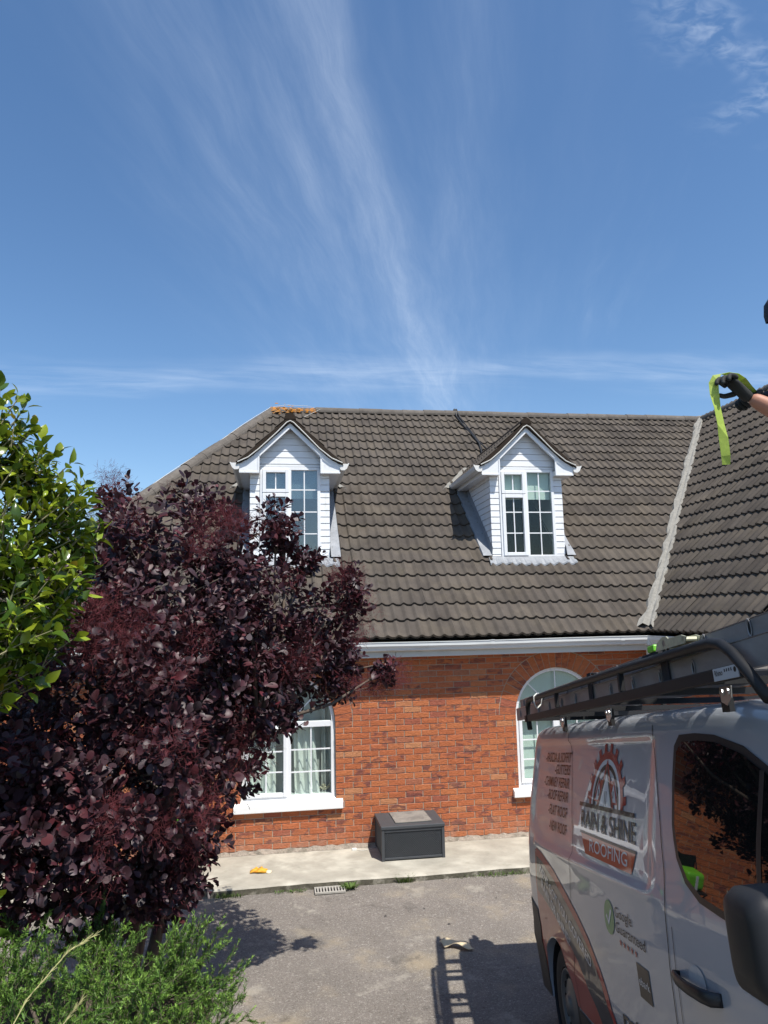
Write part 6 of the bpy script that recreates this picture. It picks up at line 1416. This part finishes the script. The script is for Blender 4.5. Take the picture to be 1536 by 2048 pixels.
def camellia():
    base = np.array((-1.28, -5.62, zbank(-1.28, -5.62))); o = empty('camellia', tuple(base)); tag(o, 'green glossy-leaved camellia at the left edge of the picture', 'shrub')
    BL = [(-1.40, -5.65, 3.90, 0.16), (-1.33, -5.64, 3.72, 0.20), (-1.22, -5.54, 3.64, 0.17), (-1.12, -5.53, 3.46, 0.17), (-1.27, -5.59, 3.34, 0.33), (-1.07, -5.51, 3.30, 0.14), (-1.28, -5.64, 2.98, 0.34), (-1.13, -5.57, 3.06, 0.22), (-1.36, -5.68, 2.66, 0.24), (-1.27, -5.61, 2.76, 0.19), (-1.50, -5.73, 2.29, 0.20), (-1.50, -5.5, 1.55, .22), (-1.6, -5.7, 3.2, .4), (-1.75, -5.8, 2.6, .4), (-1.85, -5.9, 1.9, .4), (-1.55, -5.75, 3.7, .25)]
    P, D, N, Sz, tw = [], [], [], [], []
    ax = np.array((-1.4, -5.65, 2.2))
    for (x, y, z, r) in BL:
        nt = int(40 * (r / .25) ** 2) + 5; q = unit(nt); p = np.array((x, y, z)) + q * (r * (.4 + .65 * rng.random(nt) ** .6))[:, None]
        for a, qq in zip(p, q):
            d = qq * .6 + np.array((0.25, .1, .75)) + rng.normal(size=3) * .2; d /= np.linalg.norm(d); tw.append((a - d * .16, a)); k = rng.integers(5, 9); e1 = np.cross(d, (1, .1, 0)); e1 /= np.linalg.norm(e1); e2 = np.cross(d, e1); ph = rng.random() * 6.28
            for i in range(k):
                az = ph + i * 2.4; t = i / k; tilt = .55 + .75 * t + rng.normal() * .2; s = e1 * math.cos(az) + e2 * math.sin(az); dd = d * math.cos(tilt) + s * math.sin(tilt); dd[2] -= .1
                P.append(a - d * (.15 * t) + dd * .012); D.append(dd); N.append(d * math.sin(tilt) - s * math.cos(tilt) + rng.normal(size=3) * .3 + np.array((0, 0, .5))); Sz.append(rng.uniform(.05, .10))
    P, D, N, Sz = np.array(P), np.array(D), np.array(N), np.array(Sz)
    V, F = leaf_template('cam'); sel = front_leaves(P, Sz, 22, 300); mask = np.ones(len(P), bool); mask[sel] = False
    A, FF = scatter(V, F, P[mask] - base, D[mask], N[mask], Sz[mask]); c = bpy.data.objects.new('crown', np_mesh('crown', A, FF, 'camellia_leaf', np.repeat(rng.random(mask.sum()), len(V)), True)); link(c, o); tag(c, kind='stuff')
    odd = set(int(i) for i in rng.choice(sel, min(9, len(sel)), replace=False)) if len(sel) else set(); single_leaves(V, F, P, D, N, Sz, [i for i in sel if int(i) not in odd], 'leaf', 'camellia_leaf', o, base)
    od = sorted(odd); single_leaves(V, F, P, D, N, Sz * .8, od[:8], 'leaf', 'camellia_yellow', o, base); single_leaves(V, F, P, D, N, Sz * .6, od[8:], 'leaf', 'camellia_red', o, base)
    tb = MB()
    for a, b in tw: tb.tube([a - base, (a + b) / 2 - base, b - base], [.004, .0035, .002], 5, caps=False)
    tag(tb.build('twigs', 'bark_green', o, smooth=True), kind='stuff')
    tr = MB(); g = float(base[2])
    for k, (x, y, z) in enumerate([(-1.36, -5.66, 3.85), (-1.2, -5.55, 3.4), (-1.28, -5.6, 2.9), (-1.1, -5.5, 3.2), (-1.6, -5.7, 3.2), (-1.5, -5.5, 1.6), (-1.45, -5.7, 2.3)]):
        a = k * .9; s_ = Vector((-1.80 + .08 * math.cos(a), -5.60 + .08 * math.sin(a), g - .05)); e = Vector((x, y, z)); tr.tube([Vector(p) - Vector(base) for p in (s_, s_ * .6 + e * .4 + Vector((-.06, 0, .1)), e)], [.022, .015, .006], 7)
    tr.build('trunk', 'bark_green', o, smooth=True)
camellia()

def rosemary():
    base = np.array((-0.8, -5.65, zbank(-.8, -5.65))); o = empty('rosemary_bush', tuple(base)); tag(o, 'low spreading rosemary bush in the bottom left corner', 'shrub')
    BL = [(-1.20, -5.55, 1.22, 0.30), (-.85, -5.2, 1.04, .26), (-.60, -5.10, 0.95, .22), (-.46, -5.2, 0.97, .18), (-.40, -5.35, 0.90, .18), (-1.0, -5.0, 1.04, .25), (-1.20, -5.75, 1.16, 0.30), (-0.92, -5.44, 1.06, 0.30), (-0.64, -5.37, 1.00, 0.26), (-0.50, -5.29, 1.02, 0.18), (-0.42, -5.49, 0.94, 0.22), (-0.68, -5.77, 1.02, 0.32), (-0.95, -6.05, 1.06, 0.34), (-0.52, -5.89, 0.94, 0.28), (-0.37, -5.62, 0.88, 0.15), (-.9, -5.7, .95, .36), (-1.3, -5.4, 1.05, .3), (-.5, -5.6, .75, .3), (-.45, -5.95, .75, .28), (-1.2, -6.1, 1.04, .33), (-.40, -5.75, .55, .25)]
    P0, D0, L0 = [], [], []
    for (x, y, z, r) in BL:
        nb = int(17 * (r / .3) ** 2) + 2
        for b_ in range(nb):
            q = unit(1)[0]; q[2] = abs(q[2]) * .8 + .1; st_ = np.array((x, y, z)) + q * r * rng.uniform(.0, .45); hd = q * .8 + np.array((.10, -.12, .08)) + rng.normal(size=3) * .3; hd /= np.linalg.norm(hd); ln = rng.uniform(.18, .36); k = 9
            t = (np.arange(k) + .5) / k; pp = st_ + hd * (ln * t)[:, None] + np.array((0, 0, -.10)) * (t ** 2 * ln * rng.uniform(-.6, 1.2))[:, None]
            d = hd * (.7 + .5 * t)[:, None] + rng.normal(size=(k, 3)) * .45 + np.array((0, -.05, .12)); P0.append(pp); D0.append(d / np.linalg.norm(d, axis=1, keepdims=True)); L0.append(rng.uniform(.05, .11, k))
    P0, D0, L0 = np.vstack(P0), np.vstack(D0), np.concatenate(L0); vs, fs, rr = [], [], []; c0 = 0; st = MB()
    for p, d, l in zip(P0, D0, L0):
        k = int(l / .0028); t = rng.random(k); bend = rng.normal(size=3) * .25 + np.array((0, 0, .25)); q = p - d * l * .5 + d * (l * t)[:, None] + bend * ((t ** 2) * l * .35)[:, None]; tang = d + bend * (t * .7)[:, None]
        az = rng.random(k) * 6.28; e1 = np.cross(d, (.2, 1, .1)); e1 /= np.linalg.norm(e1); e2 = np.cross(d, e1); s = e1 * np.cos(az)[:, None] + e2 * np.sin(az)[:, None]; nd = tang * .75 + s * .75; nl = rng.uniform(.017, .032, k) * (1 - .45 * t); w = np.cross(nd, s); w /= np.maximum(np.linalg.norm(w, axis=1, keepdims=True), 1e-6); ww = .0021
        a = q; m_ = q + nd * (nl * .5)[:, None]; e = q + nd * nl[:, None]; vv = np.stack([a - w * ww * .6, a + w * ww * .6, m_ - w * ww, m_ + w * ww, e], 1).reshape(-1, 3); vs.append(vv); fs.append((np.array([[0, 1, 3], [0, 3, 2], [2, 3, 4]])[None] + (np.arange(k) * 5)[:, None, None]).reshape(-1, 3) + c0); c0 += len(vv); g = rng.random(); rr.append(np.repeat(np.clip(g * .45 + .5 * t, 0, .99), 5))
        st.tube([p - d * l * .6 - base, p - base, p + d * l * .3 - base], [.0014, .0012, .0008], 4, caps=False)
    c = bpy.data.objects.new('foliage', np_mesh('foliage', np.vstack(vs) - base, np.vstack(fs), 'rosemary', np.concatenate(rr))); link(c, o); tag(c, kind='stuff')
    tag(st.build('twigs', 'bark', o), kind='stuff')
    # dark woody heart
    tr = MB()
    for (x, y, z, r) in BL: tr.tube([Vector((-.85, -5.7, base[2] - .05)) - Vector(base), Vector(((x - .85) / 2, (y - 5.7) / 2, z * .5 + base[2] * .5)) - Vector(base), Vector((x, y, z)) - Vector(base)], [.02, .013, .005], 6)
    tr.build('stems', 'bark', o, smooth=True)
rosemary()

def blades(name, spots, m, hgt, label, cat, parent=None, nb=40, spread=.05, w=.003, lean=.5):
    vs, fs, rr = [], [], []; c0 = 0
    for (x, y, z) in spots:
        for k in range(nb):
            a = rng.random() * 6.28; r = spread * math.sqrt(rng.random()); p = np.array((x + r * math.cos(a), y + .5 * r * math.sin(a), z)); h = hgt * rng.uniform(.5, 1.1); d = np.array((math.cos(a) * lean, math.sin(a) * lean, 1.0)); s = np.array((-math.sin(a), math.cos(a), 0)) * w; m_ = p + d * h * .55 + np.array((0, 0, h * .1)); e = p + d * h * np.array((1.25, 1.25, .85)); vv = [p - s, p + s, m_ - s * .8, m_ + s * .8, e]; vs += vv; fs += [[c0, c0 + 1, c0 + 3], [c0, c0 + 3, c0 + 2], [c0 + 2, c0 + 3, c0 + 4]]; rr += [rng.random()] * 5; c0 += 5
    o = bpy.data.objects.new(name, np_mesh(name, np.array(vs), np.array(fs), m, np.array(rr))); link(o, parent); tag(o, label, cat); return o
blades('grass_tuft', [(1.40, -1.10, -.072), (1.36, -1.11, -.072), (1.44, -1.11, -.072)], 'grass', .10, 'bushy green grass tuft at the path edge below the storage box', 'grass', nb=45)
blades('grass_tuft', [(2.05 + .09 * k, -1.115 + .01 * math.sin(k), -.072) for k in range(9)], 'grass', .06, 'thin line of grass along the path edge towards the van', 'grass', nb=14, lean=.7)
blades('weed', [(.765, -1.15, -.072), (.80, -1.14, -.072)], 'grass', .07, 'flat green weed growing beside the drain grate', 'weed', nb=26, w=.007, lean=1.2)
blades('grass_tuft', [(-.62 + .07 * k, -1.14, -.072) for k in range(4)], 'grass', .06, 'short grass at the path edge under the purple shrub', 'grass', nb=20)
blades('weed', [(.25, -1.125, -.072), (.15, -1.125, -.072), (0.0, -1.12, -.072)], 'grass', .03, 'low mossy weeds along the path edge left of the drain', 'weed', nb=30, lean=1.0)
# long grass stems with seed heads by the rosemary
def stems():
    o = empty('tall_grass', (-1.10, -6.35, .8)); tag(o, 'tall pale seeding grass stems in front of the rosemary', 'grass'); b = Vector((-1.10, -6.35, .8))
    for pts in ([(-1.20, -6.5, .95), (-1.08, -6.3, 1.20), (-.98, -6.15, 1.40), (-.86, -6.05, 1.52), (-.76, -6.0, 1.56)], [(-1.15, -6.5, .95), (-1.0, -6.35, 1.1), (-.86, -6.2, 1.28), (-.78, -6.1, 1.36)], [(-1.25, -6.45, 1.0), (-1.15, -6.35, 1.2), (-1.0, -6.25, 1.30)]):
        q = [Vector(p) - b for p in pts]; s = MB().tube(q, [.003, .0028, .0024, .002, .0015][:len(q)], 5).build('stem', 'grass_dry', o); hd = MB()
        for k in range(60):
            t = random.uniform(.45, 1.0) * (len(q) - 1); i = min(int(t), len(q) - 2); p = q[i].lerp(q[i + 1], t - i); d = (q[i + 1] - q[i]).normalized() + Vector(unit(1)[0]) * .5; hd.tube([p, p + d * random.uniform(.012, .03)], [.0018, .0006], 4, caps=False)
        hd.build('seed_head', 'grass_dry', o)
stems()
bpy.context.view_layer.update()
